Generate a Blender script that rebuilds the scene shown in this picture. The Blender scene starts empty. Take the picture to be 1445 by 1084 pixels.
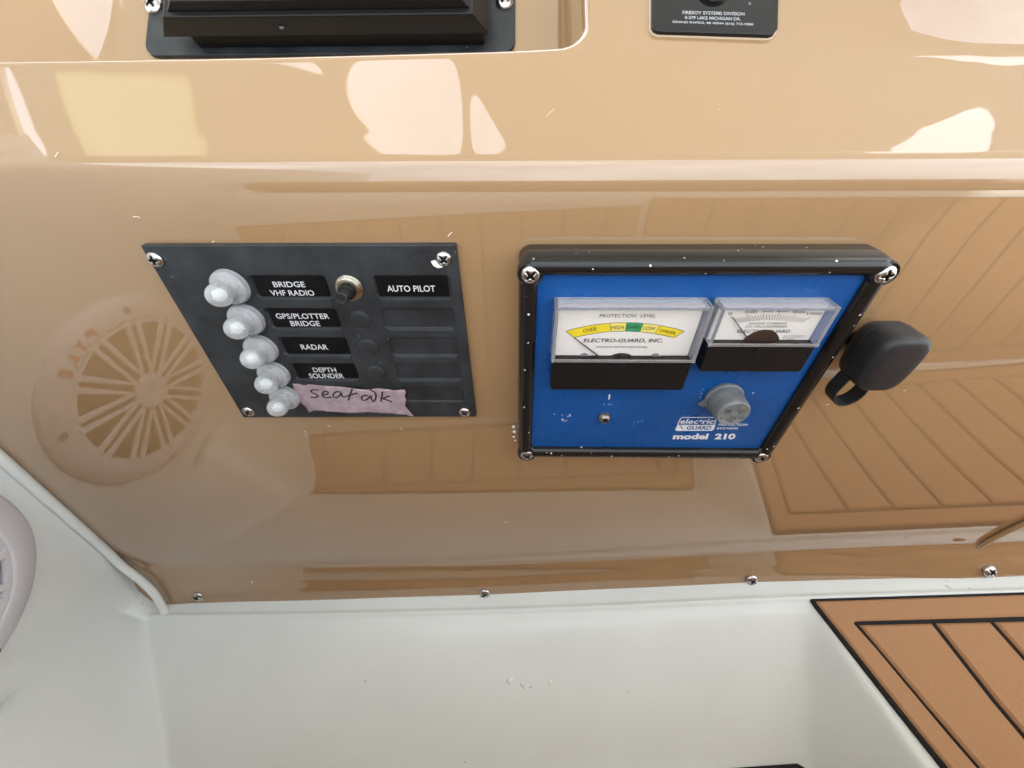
import bpy, bmesh, math, random
from mathutils import Vector, Matrix
random.seed(7)
scene = bpy.context.scene
C = scene.collection
S = 0.17          # one model unit is 17 cm, the distance from the lens to the console face

# ------------------------------------------------------------------ camera
# model axes: a = right, o = out of the console face, h = up   ->  Blender (x, -o, h)
def V(x, o, h): return Vector((x * S, -o * S, h * S))
F_PX, PITCH, ROLL, YAW = 533.66, 0.6932, -0.0089, -0.0214
def _cam_axes():
    fw = Vector((0, -math.cos(PITCH), -math.sin(PITCH)))
    cy, sy = math.cos(YAW), math.sin(YAW)
    rot = lambda v: Vector((cy * v.x - sy * v.y, sy * v.x + cy * v.y, v.z))
    fw = rot(fw); rt = rot(Vector((1, 0, 0)))
    up = rt.cross(fw)
    if up.z < 0: up = -up
    rt2 = rt * math.cos(ROLL) + up * math.sin(ROLL)
    up2 = -rt * math.sin(ROLL) + up * math.cos(ROLL)
    return rt2, up2, fw
RT, UP, FW = _cam_axes()
cam_data = bpy.data.cameras.new('camera')
cam_data.sensor_width = 36.0
cam_data.lens = 36.0 * F_PX / 1445.0
cam_data.clip_start = 0.005
cam_data.clip_end = 500.0
cam = bpy.data.objects.new('camera', cam_data)
C.objects.link(cam)
b = lambda v: Vector((v.x, -v.y, v.z))
X, Y, Z = b(RT), b(UP), -b(FW)
M = Matrix(((X.x, Y.x, Z.x, 0), (X.y, Y.y, Z.y, 0), (X.z, Y.z, Z.z, 0), (0, 0, 0, 1)))
M.translation = V(0, 1, 0)
cam.matrix_world = M
scene.camera = cam

# ------------------------------------------------------------------ world, sun, exposure
SUN_EL, SUN_AZ = math.radians(55), math.radians(60)
world = bpy.data.worlds.new("World")
scene.world = world
world.use_nodes = True
wn = world.node_tree
sky = wn.nodes.new('ShaderNodeTexSky')
sky.sky_type = 'NISHITA'; sky.sun_disc = False
sky.sun_elevation = SUN_EL; sky.sun_rotation = SUN_AZ
sky.air_density = 1.0; sky.dust_density = 4.0; sky.ozone_density = 1.0
bg = wn.nodes['Background']; bg.inputs['Strength'].default_value = 0.15
# thin white cloud added over the sky to brighten and whiten its reflections
wtc = wn.nodes.new('ShaderNodeTexCoord'); cl = wn.nodes.new('ShaderNodeTexNoise')
cl.inputs['Scale'].default_value = 2.2; cl.inputs['Detail'].default_value = 6
wn.links.new(wtc.outputs['Generated'], cl.inputs['Vector'])
cr = wn.nodes.new('ShaderNodeMapRange'); cr.inputs['From Min'].default_value = .3; cr.inputs['From Max'].default_value = .7
cr.inputs['To Min'].default_value = .35; cr.inputs['To Max'].default_value = .85
wn.links.new(cl.outputs['Fac'], cr.inputs['Value'])
cm = wn.nodes.new('ShaderNodeMix'); cm.data_type = 'RGBA'; cm.inputs[7].default_value = (9.2, 9.5, 9.7, 1)
wn.links.new(cr.outputs[0], cm.inputs[0]); wn.links.new(sky.outputs[0], cm.inputs[6]); wn.links.new(cm.outputs[2], bg.inputs[0])
sd = bpy.data.lights.new('sun', 'SUN')
sd.energy = 4.0; sd.angle = math.radians(1); sd.color = (1.0, 0.97, 0.93)
so = bpy.data.objects.new('sun', sd); C.objects.link(so)
dirv = Vector((math.sin(SUN_AZ) * math.cos(SUN_EL), math.cos(SUN_AZ) * math.cos(SUN_EL), math.sin(SUN_EL)))
so.rotation_euler = dirv.to_track_quat('Z', 'Y').to_euler()
so.location = dirv * 5
scene.view_settings.view_transform = 'Standard'
scene.view_settings.look = 'None'
scene.view_settings.exposure = 1.63
scene.view_settings.gamma = 1.0
scene.cycles.max_bounces = 10
scene.cycles.transparent_max_bounces = 12

# ------------------------------------------------------------------ frames: measured points on real surfaces
class Frame:
    def __init__(s, P, ex, ey, en): s.P, s.ex, s.ey, s.en = Vector(P), Vector(ex), Vector(ey), Vector(en)
    def model(s, a, b_, c): return s.P + s.ex * a + s.ey * b_ + s.en * c
    def pt(s, a, b_, c):
        q = s.model(a, b_, c); return V(q.x, q.y, q.z)
WALL = Frame((0, 0, 0), (1, 0, 0), (0, 0, 1), (0, 1, 0))
R2 = math.sqrt(.5)
P0 = (0, -0.03, -0.15)
SLOPE = Frame(P0, (1, 0, 0), (0, -R2, R2), (0, R2, R2))
def sight(u, v): return FW + RT * ((u - 722.5) / F_PX) - UP * ((v - 542) / F_PX)
def meas(u, v, c, F=WALL):
    """model coordinates (a, b) of a point surveyed on the plane at height c over frame F"""
    d = sight(u, v); C0 = Vector((0, 1, 0)); P = F.P + F.en * c
    t = (P - C0).dot(F.en) / d.dot(F.en)
    q = C0 + d * t - F.P
    return q.dot(F.ex), q.dot(F.ey)
def meas_h(u, v, H):
    """model point where a sight line first meets the surface h = H(x, o)"""
    d = sight(u, v); t, dt = 0.5, 0.01
    while t < 12:
        q = Vector((0, 1, 0)) + d * t
        if q.z < H(q.x, q.y): break
        t += dt
    lo, hi = t - dt, t
    for _ in range(20):
        m = (lo + hi) / 2; q = Vector((0, 1, 0)) + d * m
        if q.z < H(q.x, q.y): hi = m
        else: lo = m
    return q

# ------------------------------------------------------------------ materials
def lin(r, g, b_):
    f = lambda c: (c / 12.92 if c <= .04045 else ((c + .055) / 1.055) ** 2.4)
    return tuple(f(x / 255.) for x in (r, g, b_)) + (1,)
def mat(name, col, rough=.5, metal=0, spec=.5, coat=0, trans=0, ior=1.45, var=0, vscale=30, bump=0, bscale=400,
        sss=0, col2=None, rvar=0, extra=None, bdist=.0005):
    m = bpy.data.materials.new(name); m.use_nodes = True
    nt = m.node_tree; p = nt.nodes['Principled BSDF']
    I = p.inputs
    I['Base Color'].default_value = col if len(col) == 4 else tuple(col) + (1,)
    I['Roughness'].default_value = rough; I['Metallic'].default_value = metal
    I['Specular IOR Level'].default_value = spec; I['IOR'].default_value = ior
    I['Coat Weight'].default_value = coat; I['Coat Roughness'].default_value = .03
    I['Transmission Weight'].default_value = trans
    if sss:
        I['Subsurface Weight'].default_value = sss; I['Subsurface Radius'].default_value = (.01, .01, .01)
        I['Subsurface Scale'].default_value = .3
    tc = nt.nodes.new('ShaderNodeTexCoord')
    def noise(sc, det=4, ro=.55):
        n = nt.nodes.new('ShaderNodeTexNoise'); n.inputs['Scale'].default_value = sc
        n.inputs['Detail'].default_value = det; n.inputs['Roughness'].default_value = ro
        nt.links.new(tc.outputs['Object'], n.inputs['Vector']); return n
    if var or col2:
        n = noise(vscale); r = nt.nodes.new('ShaderNodeValToRGB')
        c1 = I['Base Color'].default_value[:]
        c2 = tuple(col2) if col2 else tuple(x * (1 - var) for x in c1[:3]) + (1,)
        if len(c2) == 3: c2 += (1,)
        r.color_ramp.elements[0].position = .35; r.color_ramp.elements[0].color = c2
        r.color_ramp.elements[1].position = .65; r.color_ramp.elements[1].color = c1
        nt.links.new(n.outputs['Fac'], r.inputs[0]); nt.links.new(r.outputs[0], I['Base Color'])
    if rvar:
        n = noise(vscale * 1.7); mr = nt.nodes.new('ShaderNodeMapRange')
        mr.inputs['From Min'].default_value = .35; mr.inputs['From Max'].default_value = .65
        mr.inputs['To Min'].default_value = rough; mr.inputs['To Max'].default_value = rough + rvar
        nt.links.new(n.outputs['Fac'], mr.inputs['Value']); nt.links.new(mr.outputs[0], I['Roughness'])
    if bump:
        n = noise(bscale, 3); bp = nt.nodes.new('ShaderNodeBump')
        bp.inputs['Strength'].default_value = bump; bp.inputs['Distance'].default_value = bdist
        nt.links.new(n.outputs['Fac'], bp.inputs['Height']); nt.links.new(bp.outputs[0], I['Normal'])
    if extra: extra(nt, p, tc)
    return m
def specks(scale, thr, colr, size=.25, rough=.6):
    """sparse specks of paint or dirt: small voronoi dots, most cells switched off"""
    def f(nt, p, tc):
        v = nt.nodes.new('ShaderNodeTexVoronoi'); v.inputs['Scale'].default_value = scale
        nz = nt.nodes.new('ShaderNodeTexNoise'); nz.inputs['Scale'].default_value = scale * 2.2
        mixv = nt.nodes.new('ShaderNodeVectorMath'); mixv.operation = 'MULTIPLY_ADD'
        mixv.inputs[1].default_value = (.35 / scale,) * 3
        nt.links.new(tc.outputs['Object'], nz.inputs['Vector'])
        nt.links.new(nz.outputs['Color'], mixv.inputs[0]); nt.links.new(tc.outputs['Object'], mixv.inputs[2])
        nt.links.new(mixv.outputs[0], v.inputs['Vector'])
        sep = nt.nodes.new('ShaderNodeSeparateColor'); nt.links.new(v.outputs['Color'], sep.inputs[0])
        on = nt.nodes.new('ShaderNodeMath'); on.operation = 'GREATER_THAN'; on.inputs[1].default_value = thr
        nt.links.new(sep.outputs[0], on.inputs[0])
        sz = nt.nodes.new('ShaderNodeMath'); sz.operation = 'MULTIPLY'; sz.inputs[1].default_value = size
        nt.links.new(sep.outputs[1], sz.inputs[0])
        lt = nt.nodes.new('ShaderNodeMath'); lt.operation = 'LESS_THAN'
        nt.links.new(v.outputs['Distance'], lt.inputs[0]); nt.links.new(sz.outputs[0], lt.inputs[1])
        mul = nt.nodes.new('ShaderNodeMath'); mul.operation = 'MULTIPLY'
        nt.links.new(on.outputs[0], mul.inputs[0]); nt.links.new(lt.outputs[0], mul.inputs[1])
        mx = nt.nodes.new('ShaderNodeMix'); mx.data_type = 'RGBA'
        bc = p.inputs['Base Color']
        if bc.links: nt.links.new(bc.links[0].from_socket, mx.inputs[6])
        else: mx.inputs[6].default_value = bc.default_value[:]
        mx.inputs[7].default_value = colr
        nt.links.new(mul.outputs[0], mx.inputs[0]); nt.links.new(mx.outputs[2], bc)
    return f
def both(*fs):
    def f(nt, p, tc):
        for g in fs: g(nt, p, tc)
    return f
TAN = mat('tan_gelcoat', (.335, .208, .103), rough=.02, spec=1.0, ior=1.55, coat=.4, var=.05, vscale=6, bump=.03, bscale=11, bdist=.002,
          extra=both(specks(60, .93, (.8, .66, .45, 1), .07), specks(38, .96, (.25, .14, .06, 1), .05)))
WHITE = mat('white_gelcoat', (.78, .83, .82), rough=.22, spec=.5, var=.04, vscale=14, bump=.12, bscale=900, bdist=.0002,
            extra=both(specks(30, .90, (.35, .33, .28, 1), .05), specks(75, .93, (.55, .53, .46, 1), .08)))
BLACKP = mat('black_textured_plastic', (.029, .034, .039), rough=.40, var=.55, vscale=60, bump=.5, bscale=2600, bdist=.0002,
             rvar=.15, extra=specks(400, .93, (.2, .21, .22, 1), .16))
BLACKL = mat('black_label', (.004, .004, .005), rough=.35, spec=.25)
BLACKG = mat('black_moulded_frame', (.009, .0085, .008), rough=.17, rvar=.1, vscale=40,
             extra=both(specks(330, .66, (.72, .70, .67, 1), .17), specks(150, .88, (.85, .83, .8, 1), .11)))
BLACKM = mat('black_satin_plastic', (.008, .0075, .0075), rough=.35, spec=.3, bump=.05, bscale=900)
RUBBER = mat('black_rubber', (.018, .019, .021), rough=.45, var=.3, vscale=70, bump=.1, bscale=1500, bdist=.0002)
BLUE = mat('blue_faceplate', (.003, .072, .27), rough=.25, spec=.5, var=.1, vscale=30, rvar=.12,
           extra=specks(230, .965, (.6, .65, .75, 1), .09))
PRINT = mat('white_print', (.72, .73, .75), rough=.5, var=.12, vscale=300)
LABELT = mat('engraved_white_lettering', (.6, .62, .64), rough=.6)
GREYP = mat('grey_print', (.42, .44, .46), rough=.5, var=.35, vscale=600)
INK = mat('black_ink', (.02, .018, .02), rough=.6)
THIN = mat('faded_ink', (.10, .09, .09), rough=.6)
DIAL = mat('dial_card', (.80, .77, .72), rough=.45, var=.05, vscale=40)
YEL = mat('yellow_print', (.85, .66, .03), rough=.5, var=.08, vscale=200)
YEL2 = mat('pale_yellow_print', (.83, .72, .16), rough=.5)
GRN = mat('green_print', (.03, .32, .12), rough=.5)
STEEL = mat('stainless_steel', (.62, .60, .58), rough=.24, metal=1, var=.35, vscale=500, bump=.15, bscale=1500, bdist=.0002)
STEEL2 = mat('tarnished_steel', (.40, .37, .34), rough=.4, metal=1, var=.5, vscale=700)
BRASS = mat('dull_nickel_ring', (.48, .45, .36), rough=.3, metal=1, var=.4, vscale=500)
HUBM = mat('bronzed_cover', (.075, .05, .04), rough=.25, metal=.6, spec=.6)
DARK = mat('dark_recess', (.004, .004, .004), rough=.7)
KNOBM = mat('weathered_grey_knob', (.20, .21, .215), rough=.6, var=.35, vscale=120, bump=.3, bscale=900)
SILI = mat('milky_silicone', (.95, .98, 1.0), rough=.14, trans=.74, ior=1.33, var=.06, vscale=80)
STEMW = mat('white_button_plastic', (.9, .88, .82), rough=.35)
TAPE = mat('mauve_masking_tape', (.38, .30, .325), rough=.8, col2=(.30, .225, .25), vscale=260, bump=.5, bscale=700, bdist=.0004)
FOAM = mat('tan_foam_plank', (.46, .26, .138), rough=.8, spec=.25, var=.07, vscale=500, bump=.25, bscale=2500, bdist=.0002,
           extra=specks(120, .95, (.62, .34, .2, 1), .05))
FOAMB = mat('black_foam', (.012, .012, .014), rough=.85, bump=.3, bscale=1500)
SPKW = mat('lavender_white_plastic', (.69, .69, .73), rough=.35, bump=.15, bscale=1500, bdist=.0002)
REDP = mat('red_print', (.6, .12, .07), rough=.5)
CHIP = mat('chipped_gelcoat', (.86, .86, .84), rough=.7, bump=.5, bscale=700)
CANVAS = None
def clear_mat(name, tint, rough=.02, f=1.0):
    m = bpy.data.materials.new(name); m.use_nodes = True; nt = m.node_tree
    nt.nodes.remove(nt.nodes['Principled BSDF']); out = nt.nodes['Material Output']
    t = nt.nodes.new('ShaderNodeBsdfTransparent'); t.inputs[0].default_value = tint
    g = nt.nodes.new('ShaderNodeBsdfGlossy'); g.inputs['Roughness'].default_value = rough
    fr = nt.nodes.new('ShaderNodeFresnel'); fr.inputs[0].default_value = 1.49
    mx = nt.nodes.new('ShaderNodeMixShader')
    ge = nt.nodes.new('ShaderNodeNewGeometry'); sb = nt.nodes.new('ShaderNodeMath'); sb.operation = 'SUBTRACT'; sb.use_clamp = True
    nt.links.new(fr.outputs[0], sb.inputs[0]); nt.links.new(ge.outputs['Backfacing'], sb.inputs[1])   # one reflection, off the outer face
    nt.links.new(sb.outputs[0], mx.inputs[0]); nt.links.new(t.outputs[0], mx.inputs[1]); nt.links.new(g.outputs[0], mx.inputs[2])
    nt.links.new(mx.outputs[0], out.inputs[0]); return m
PANE = clear_mat('clear_acrylic_pane', (.98, .98, .98, 1))
ACRYL = mat('clear_acrylic_edge', (.93, .93, .94), rough=.05, trans=.85, ior=1.4)
def translucent_mat(name, col, k):
    m = bpy.data.materials.new(name); m.use_nodes = True; nt = m.node_tree
    p = nt.nodes['Principled BSDF']; p.inputs['Base Color'].default_value = col; p.inputs['Roughness'].default_value = .8
    t = nt.nodes.new('ShaderNodeBsdfTranslucent'); t.inputs[0].default_value = col
    mx = nt.nodes.new('ShaderNodeMixShader'); mx.inputs[0].default_value = k
    nt.links.new(p.outputs[0], mx.inputs[1]); nt.links.new(t.outputs[0], mx.inputs[2])
    nt.links.new(mx.outputs[0], nt.nodes['Material Output'].inputs[0]); return m
CANVAS = translucent_mat('white_canvas', (.82, .80, .77, 1), .6)
HATCH = translucent_mat('yellowed_hatch_glazing', (.60, .60, .50, 1), .85)
WATER = mat('sea_water', (.02, .05, .05), rough=.12, bump=.6, bscale=2, bdist=.05)

# ------------------------------------------------------------------ object helpers
ORG = {}
def thing(name, label, cat, loc, group=None):
    o = bpy.data.objects.new(name, None); C.objects.link(o); o.location = loc
    o.empty_display_size = .02
    o['label'] = label; o['category'] = cat
    if group: o['group'] = group
    ORG[o.name] = Vector(loc); return o
def mk(name, verts, faces, m, parent=None, smooth=False, mats=None, org=None):
    """link ONE mesh object from world-space vertices"""
    if parent is not None: o0 = ORG[parent.name]
    elif org is not None: o0 = Vector(org)
    else: o0 = Vector((0, 0, 0))
    me = bpy.data.meshes.new(name)
    me.from_pydata([Vector(v) - o0 for v in verts], [], faces)
    bm = bmesh.new(); bm.from_mesh(me)
    bmesh.ops.recalc_face_normals(bm, faces=bm.faces); bm.to_mesh(me); bm.free()
    me.materials.append(m)
    ob = bpy.data.objects.new(name, me); C.objects.link(ob)
    if parent is not None: ob.parent = parent; ORG[ob.name] = o0
    else: ob.location = o0; ORG[ob.name] = o0
    if smooth:
        for p in me.polygons: p.use_smooth = True
    return ob
def tag(o, label, cat, group=None):
    o['label'] = label; o['category'] = cat
    if group: o['group'] = group
    return o
def soft(ob, w, seg=2, ang=30):
    md = ob.modifiers.new('bevel', 'BEVEL'); md.width = w * S; md.segments = seg
    md.limit_method = 'ANGLE'; md.angle_limit = math.radians(ang); md.harden_normals = False
    for p in ob.data.polygons: p.use_smooth = True
    wn_ = ob.modifiers.new('wn', 'WEIGHTED_NORMAL'); wn_.keep_sharp = True
    return ob
def join(parts):
    vs, fs = [], []
    for v, f in parts:
        k = len(vs); vs += v; fs += [tuple(i + k for i in q) for q in f]
    return vs, fs
def prism_geo(poly, c0, c1, F=WALL, top_inset=0):
    n = len(poly); cx = sum(p[0] for p in poly) / n; cy = sum(p[1] for p in poly) / n
    vs = [F.pt(a, b_, c0) for a, b_ in poly]
    vs += [F.pt(a + (cx - a) * top_inset, b_ + (cy - b_) * top_inset, c1) for a, b_ in poly]
    fs = [tuple(range(n))[::-1], tuple(range(n, 2 * n))] + [(i, (i + 1) % n, n + (i + 1) % n, n + i) for i in range(n)]
    return vs, fs
def prism(name, poly, c0, c1, m, parent, F=WALL, bev=0, seg=2, **k):
    o = mk(name, *prism_geo(poly, c0, c1, F, **k), m, parent)
    if bev: soft(o, bev, seg)
    return o
def rect(a0, a1, b0, b1): return [(a0, b0), (a1, b0), (a1, b1), (a0, b1)]
def rrect(a0, a1, b0, b1, r, n=5):
    pts = []
    for (cx, cy, s) in ((a1 - r, b1 - r, 0), (a0 + r, b1 - r, 90), (a0 + r, b0 + r, 180), (a1 - r, b0 + r, 270)):
        for i in range(n + 1):
            t = math.radians(s + 90 * i / n); pts.append((cx + r * math.cos(t), cy + r * math.sin(t)))
    return pts
def lathe_geo(a, b_, prof, F=WALL, n=28, wob=None, caps=True):
    vs, fs = [], []
    for (c, r) in prof:
        for i in range(n):
            t = 2 * math.pi * i / n; rr = r * (wob(i, c) if wob else 1)
            vs.append(F.pt(a + rr * math.cos(t), b_ + rr * math.sin(t), c))
    for j in range(len(prof) - 1):
        for i in range(n):
            k = (i + 1) % n; fs.append((j * n + i, j * n + k, (j + 1) * n + k, (j + 1) * n + i))
    if caps: fs.append(tuple(range(n))); fs.append(tuple(range((len(prof) - 1) * n, len(prof) * n)))
    return vs, fs
def lathe(name, a, b_, prof, m, parent, F=WALL, n=28, smooth=True, wob=None, caps=True):
    o = mk(name, *lathe_geo(a, b_, prof, F, n, wob, caps), m, parent, smooth)
    if smooth:
        e = o.modifiers.new('es', 'EDGE_SPLIT'); e.split_angle = math.radians(50)
    return o
def tube_geo(pts, r, n=10, closed=False, flat=1.0):
    """pts in world space"""
    pts = [Vector(p) for p in pts]; vs, fs = [], []; m = len(pts); prev = None
    for i, p in enumerate(pts):
        if closed: d = pts[(i + 1) % m] - pts[i - 1]
        else: d = pts[min(i + 1, m - 1)] - pts[max(i - 1, 0)]
        d.normalize()
        ref = prev if prev is not None else (Vector((0, 0, 1)) if abs(d.z) < .9 else Vector((1, 0, 0)))
        u = (ref - d * ref.dot(d)).normalized(); w = d.cross(u); prev = u
        rr = r[i] if isinstance(r, (list, tuple)) else r
        for k in range(n):
            t = 2 * math.pi * k / n; vs.append(p + (u * math.cos(t) + w * math.sin(t) * flat) * rr * S)
    for i in range(m if closed else m - 1):
        for k in range(n):
            j = (i + 1) % m; kk = (k + 1) % n
            fs.append((i * n + k, i * n + kk, j * n + kk, j * n + k))
    if not closed: fs += [tuple(range(n)), tuple(range((m - 1) * n, m * n))]
    return vs, fs
def smoothpath(pts, it=2, closed=False):
    pts = [Vector(p) for p in pts]
    for _ in range(it):
        q = []; n = len(pts)
        if not closed: q.append(pts[0])
        for i in range(n if closed else n - 1):
            a, b_ = pts[i], pts[(i + 1) % n]; q += [a * .75 + b_ * .25, a * .25 + b_ * .75]
        if not closed: q.append(pts[-1])
        pts = q
    return pts
def evaluated(ob):
    """bake modifiers into the object's own mesh"""
    dg = bpy.context.evaluated_depsgraph_get(); dg.update()
    me = bpy.data.meshes.new_from_object(ob.evaluated_get(dg), depsgraph=dg)
    ob.modifiers.clear(); ob.data = me; return ob
def cut(ob, geo):
    vs, fs = geo; c = mk('cutter', vs, fs, DARK)
    md = ob.modifiers.new('cut', 'BOOLEAN'); md.operation = 'DIFFERENCE'; md.solver = 'EXACT'; md.object = c
    evaluated(ob); bpy.data.objects.remove(c); return ob
# flat print -----------------------------------------------------------
_tc = {}
def text_geo(s, bold=0, shear=0):
    key = (s, bold, shear)
    if key not in _tc:
        cu = bpy.data.curves.new('t', 'FONT'); cu.body = s; cu.offset = bold; cu.shear = shear; cu.resolution_u = 3
        o = bpy.data.objects.new('t', cu); C.objects.link(o)
        dg = bpy.context.evaluated_depsgraph_get(); dg.update()
        me = bpy.data.meshes.new_from_object(o.evaluated_get(dg), depsgraph=dg)
        vs = [v.co.xy.copy() for v in me.vertices]; fs = [tuple(p.vertices) for p in me.polygons]
        bpy.data.objects.remove(o); bpy.data.meshes.remove(me)
        x0 = min(v.x for v in vs); x1 = max(v.x for v in vs); y0 = min(v.y for v in vs); y1 = max(v.y for v in vs)
        _tc[key] = ([((v.x - x0) / (x1 - x0), (v.y - y0) / (y1 - y0)) for v in vs], fs)
    return _tc[key]
def text_ab(name, s, bl, br, tl, c, m, parent, F=WALL, bold=0, shear=0, arc=None):
    """text filling the parallelogram bl, br, tl given in frame coordinates"""
    vs, fs = text_geo(s, bold, shear); out = []
    for (x, y) in vs:
        a = bl[0] + (br[0] - bl[0]) * x + (tl[0] - bl[0]) * y
        b_ = bl[1] + (br[1] - bl[1]) * x + (tl[1] - bl[1]) * y
        if arc: b_ += arc * (1 - (2 * x - 1) ** 2)
        out.append(F.pt(a, b_, c))
    return mk(name, out, fs, m, parent)
def text_r(name, s, pbl, ptr, c, m, parent, F=WALL, **k):
    """upright text rectangle from two surveyed corners (bottom left, top right)"""
    a0, b0 = meas(*pbl, c, F); a1, b1 = meas(*ptr, c, F)
    return text_ab(name, s, (a0, b0), (a1, b0), (a0, b1), c, m, parent, F, **k)
def text_q(name, s, q, c, m, parent, F=WALL, **k):
    tl, tr, br, bl = [meas(*p, c, F) for p in q]
    return text_ab(name, s, bl, br, tl, c, m, parent, F, **k)
def stroke_geo(pts, w, c, F=WALL):
    vs, fs = [], []
    for i, p in enumerate(pts):
        a = Vector(pts[max(i - 1, 0)]); b_ = Vector(pts[min(i + 1, len(pts) - 1)]); d = (b_ - a).normalized()
        n = Vector((-d.y, d.x)) * w / 2; p = Vector(p)
        vs += [F.pt(*(p + n), c), F.pt(*(p - n), c)]
    fs = [(2 * i, 2 * i + 1, 2 * i + 3, 2 * i + 2) for i in range(len(pts) - 1)]
    return vs, fs

# ------------------------------------------------------------------ interpolation
def interp(tab):
    def f(x):
        if x <= tab[0][0]: a, b_ = tab[0], tab[1]
        elif x >= tab[-1][0]: a, b_ = tab[-2], tab[-1]
        else:
            for i in range(len(tab) - 1):
                if tab[i][0] <= x <= tab[i + 1][0]: a, b_ = tab[i], tab[i + 1]; break
        return a[1] + (b_[1] - a[1]) * (x - a[0]) / (b_[0] - a[0])
    return f
def smax(a, b_, k):
    h = max(k - abs(a - b_), 0) / k; return max(a, b_) + h * h * k / 4
def smin(a, b_, k): return -smax(-a, -b_, k)

# =================================================================== WHITE MOULDING
h_rim_t = interp([(-2.25, -2.55), (-1.2, -2.475), (-.2, -2.385), (.6, -2.28), (1.3, -2.165), (2.0, -2.075), (2.6, -2.01), (5, -1.8)])
def h_plat(x): return -2.138 + .11 * (x - 1.51)
def h_floor(x): return -2.525 + .089 * (x - 1.4)
xL = interp([(.0, -2.25), (.19, -2.25), (.75, -1.87), (.95, -1.79), (1.1, -1.84), (1.6, -2.15), (3, -2.3)])
xC = interp([(.0, 1.50), (.19, 1.50), (.75, 1.385), (1.6, 1.55), (3, 1.6)])
xE = interp([(.0, 1.50), (.19, 1.515), (.8, 1.61), (1.6, 1.76), (3, 1.9)])
def floor_shift(x): return max(0, .03 * (1.35 - x)) + .06 * max(0, -.6 - x)
def H_mould(x, o):
    hr = h_rim_t(x); hf = h_floor(x); hp = h_plat(x)
    face = hr + (hf - hr) * (o - .20) / (.55 + floor_shift(x))
    base = smin(smax(face, hf, .03), hr, .035); cham = smin(smax(face, hf, .34), hr, .035)
    xc, xe = xC(o), xE(o); h = base
    if x > xc - .2 and o > .15:
        side = base + (x - xc) / max(xe - xc, .02) * (hp - base)
        h = smin(smax(base, side, .035), max(hp, base), .02)
    if x > xe + .04: h = hp
    if x > 1.40:
        w = min(1, max(0, (o - .125) / .05)); h = hr * (1 - w) + h * w
    h += .014 * math.exp(-((o - .168) / .013) ** 2)
    xl = xL(o)
    if x < xl + .15: h = smax(h, cham + (xl - x) * 1.6, .03)
    return h
def wall_x(o, h): return -1.993 + .02 * o + .146 * h

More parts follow.
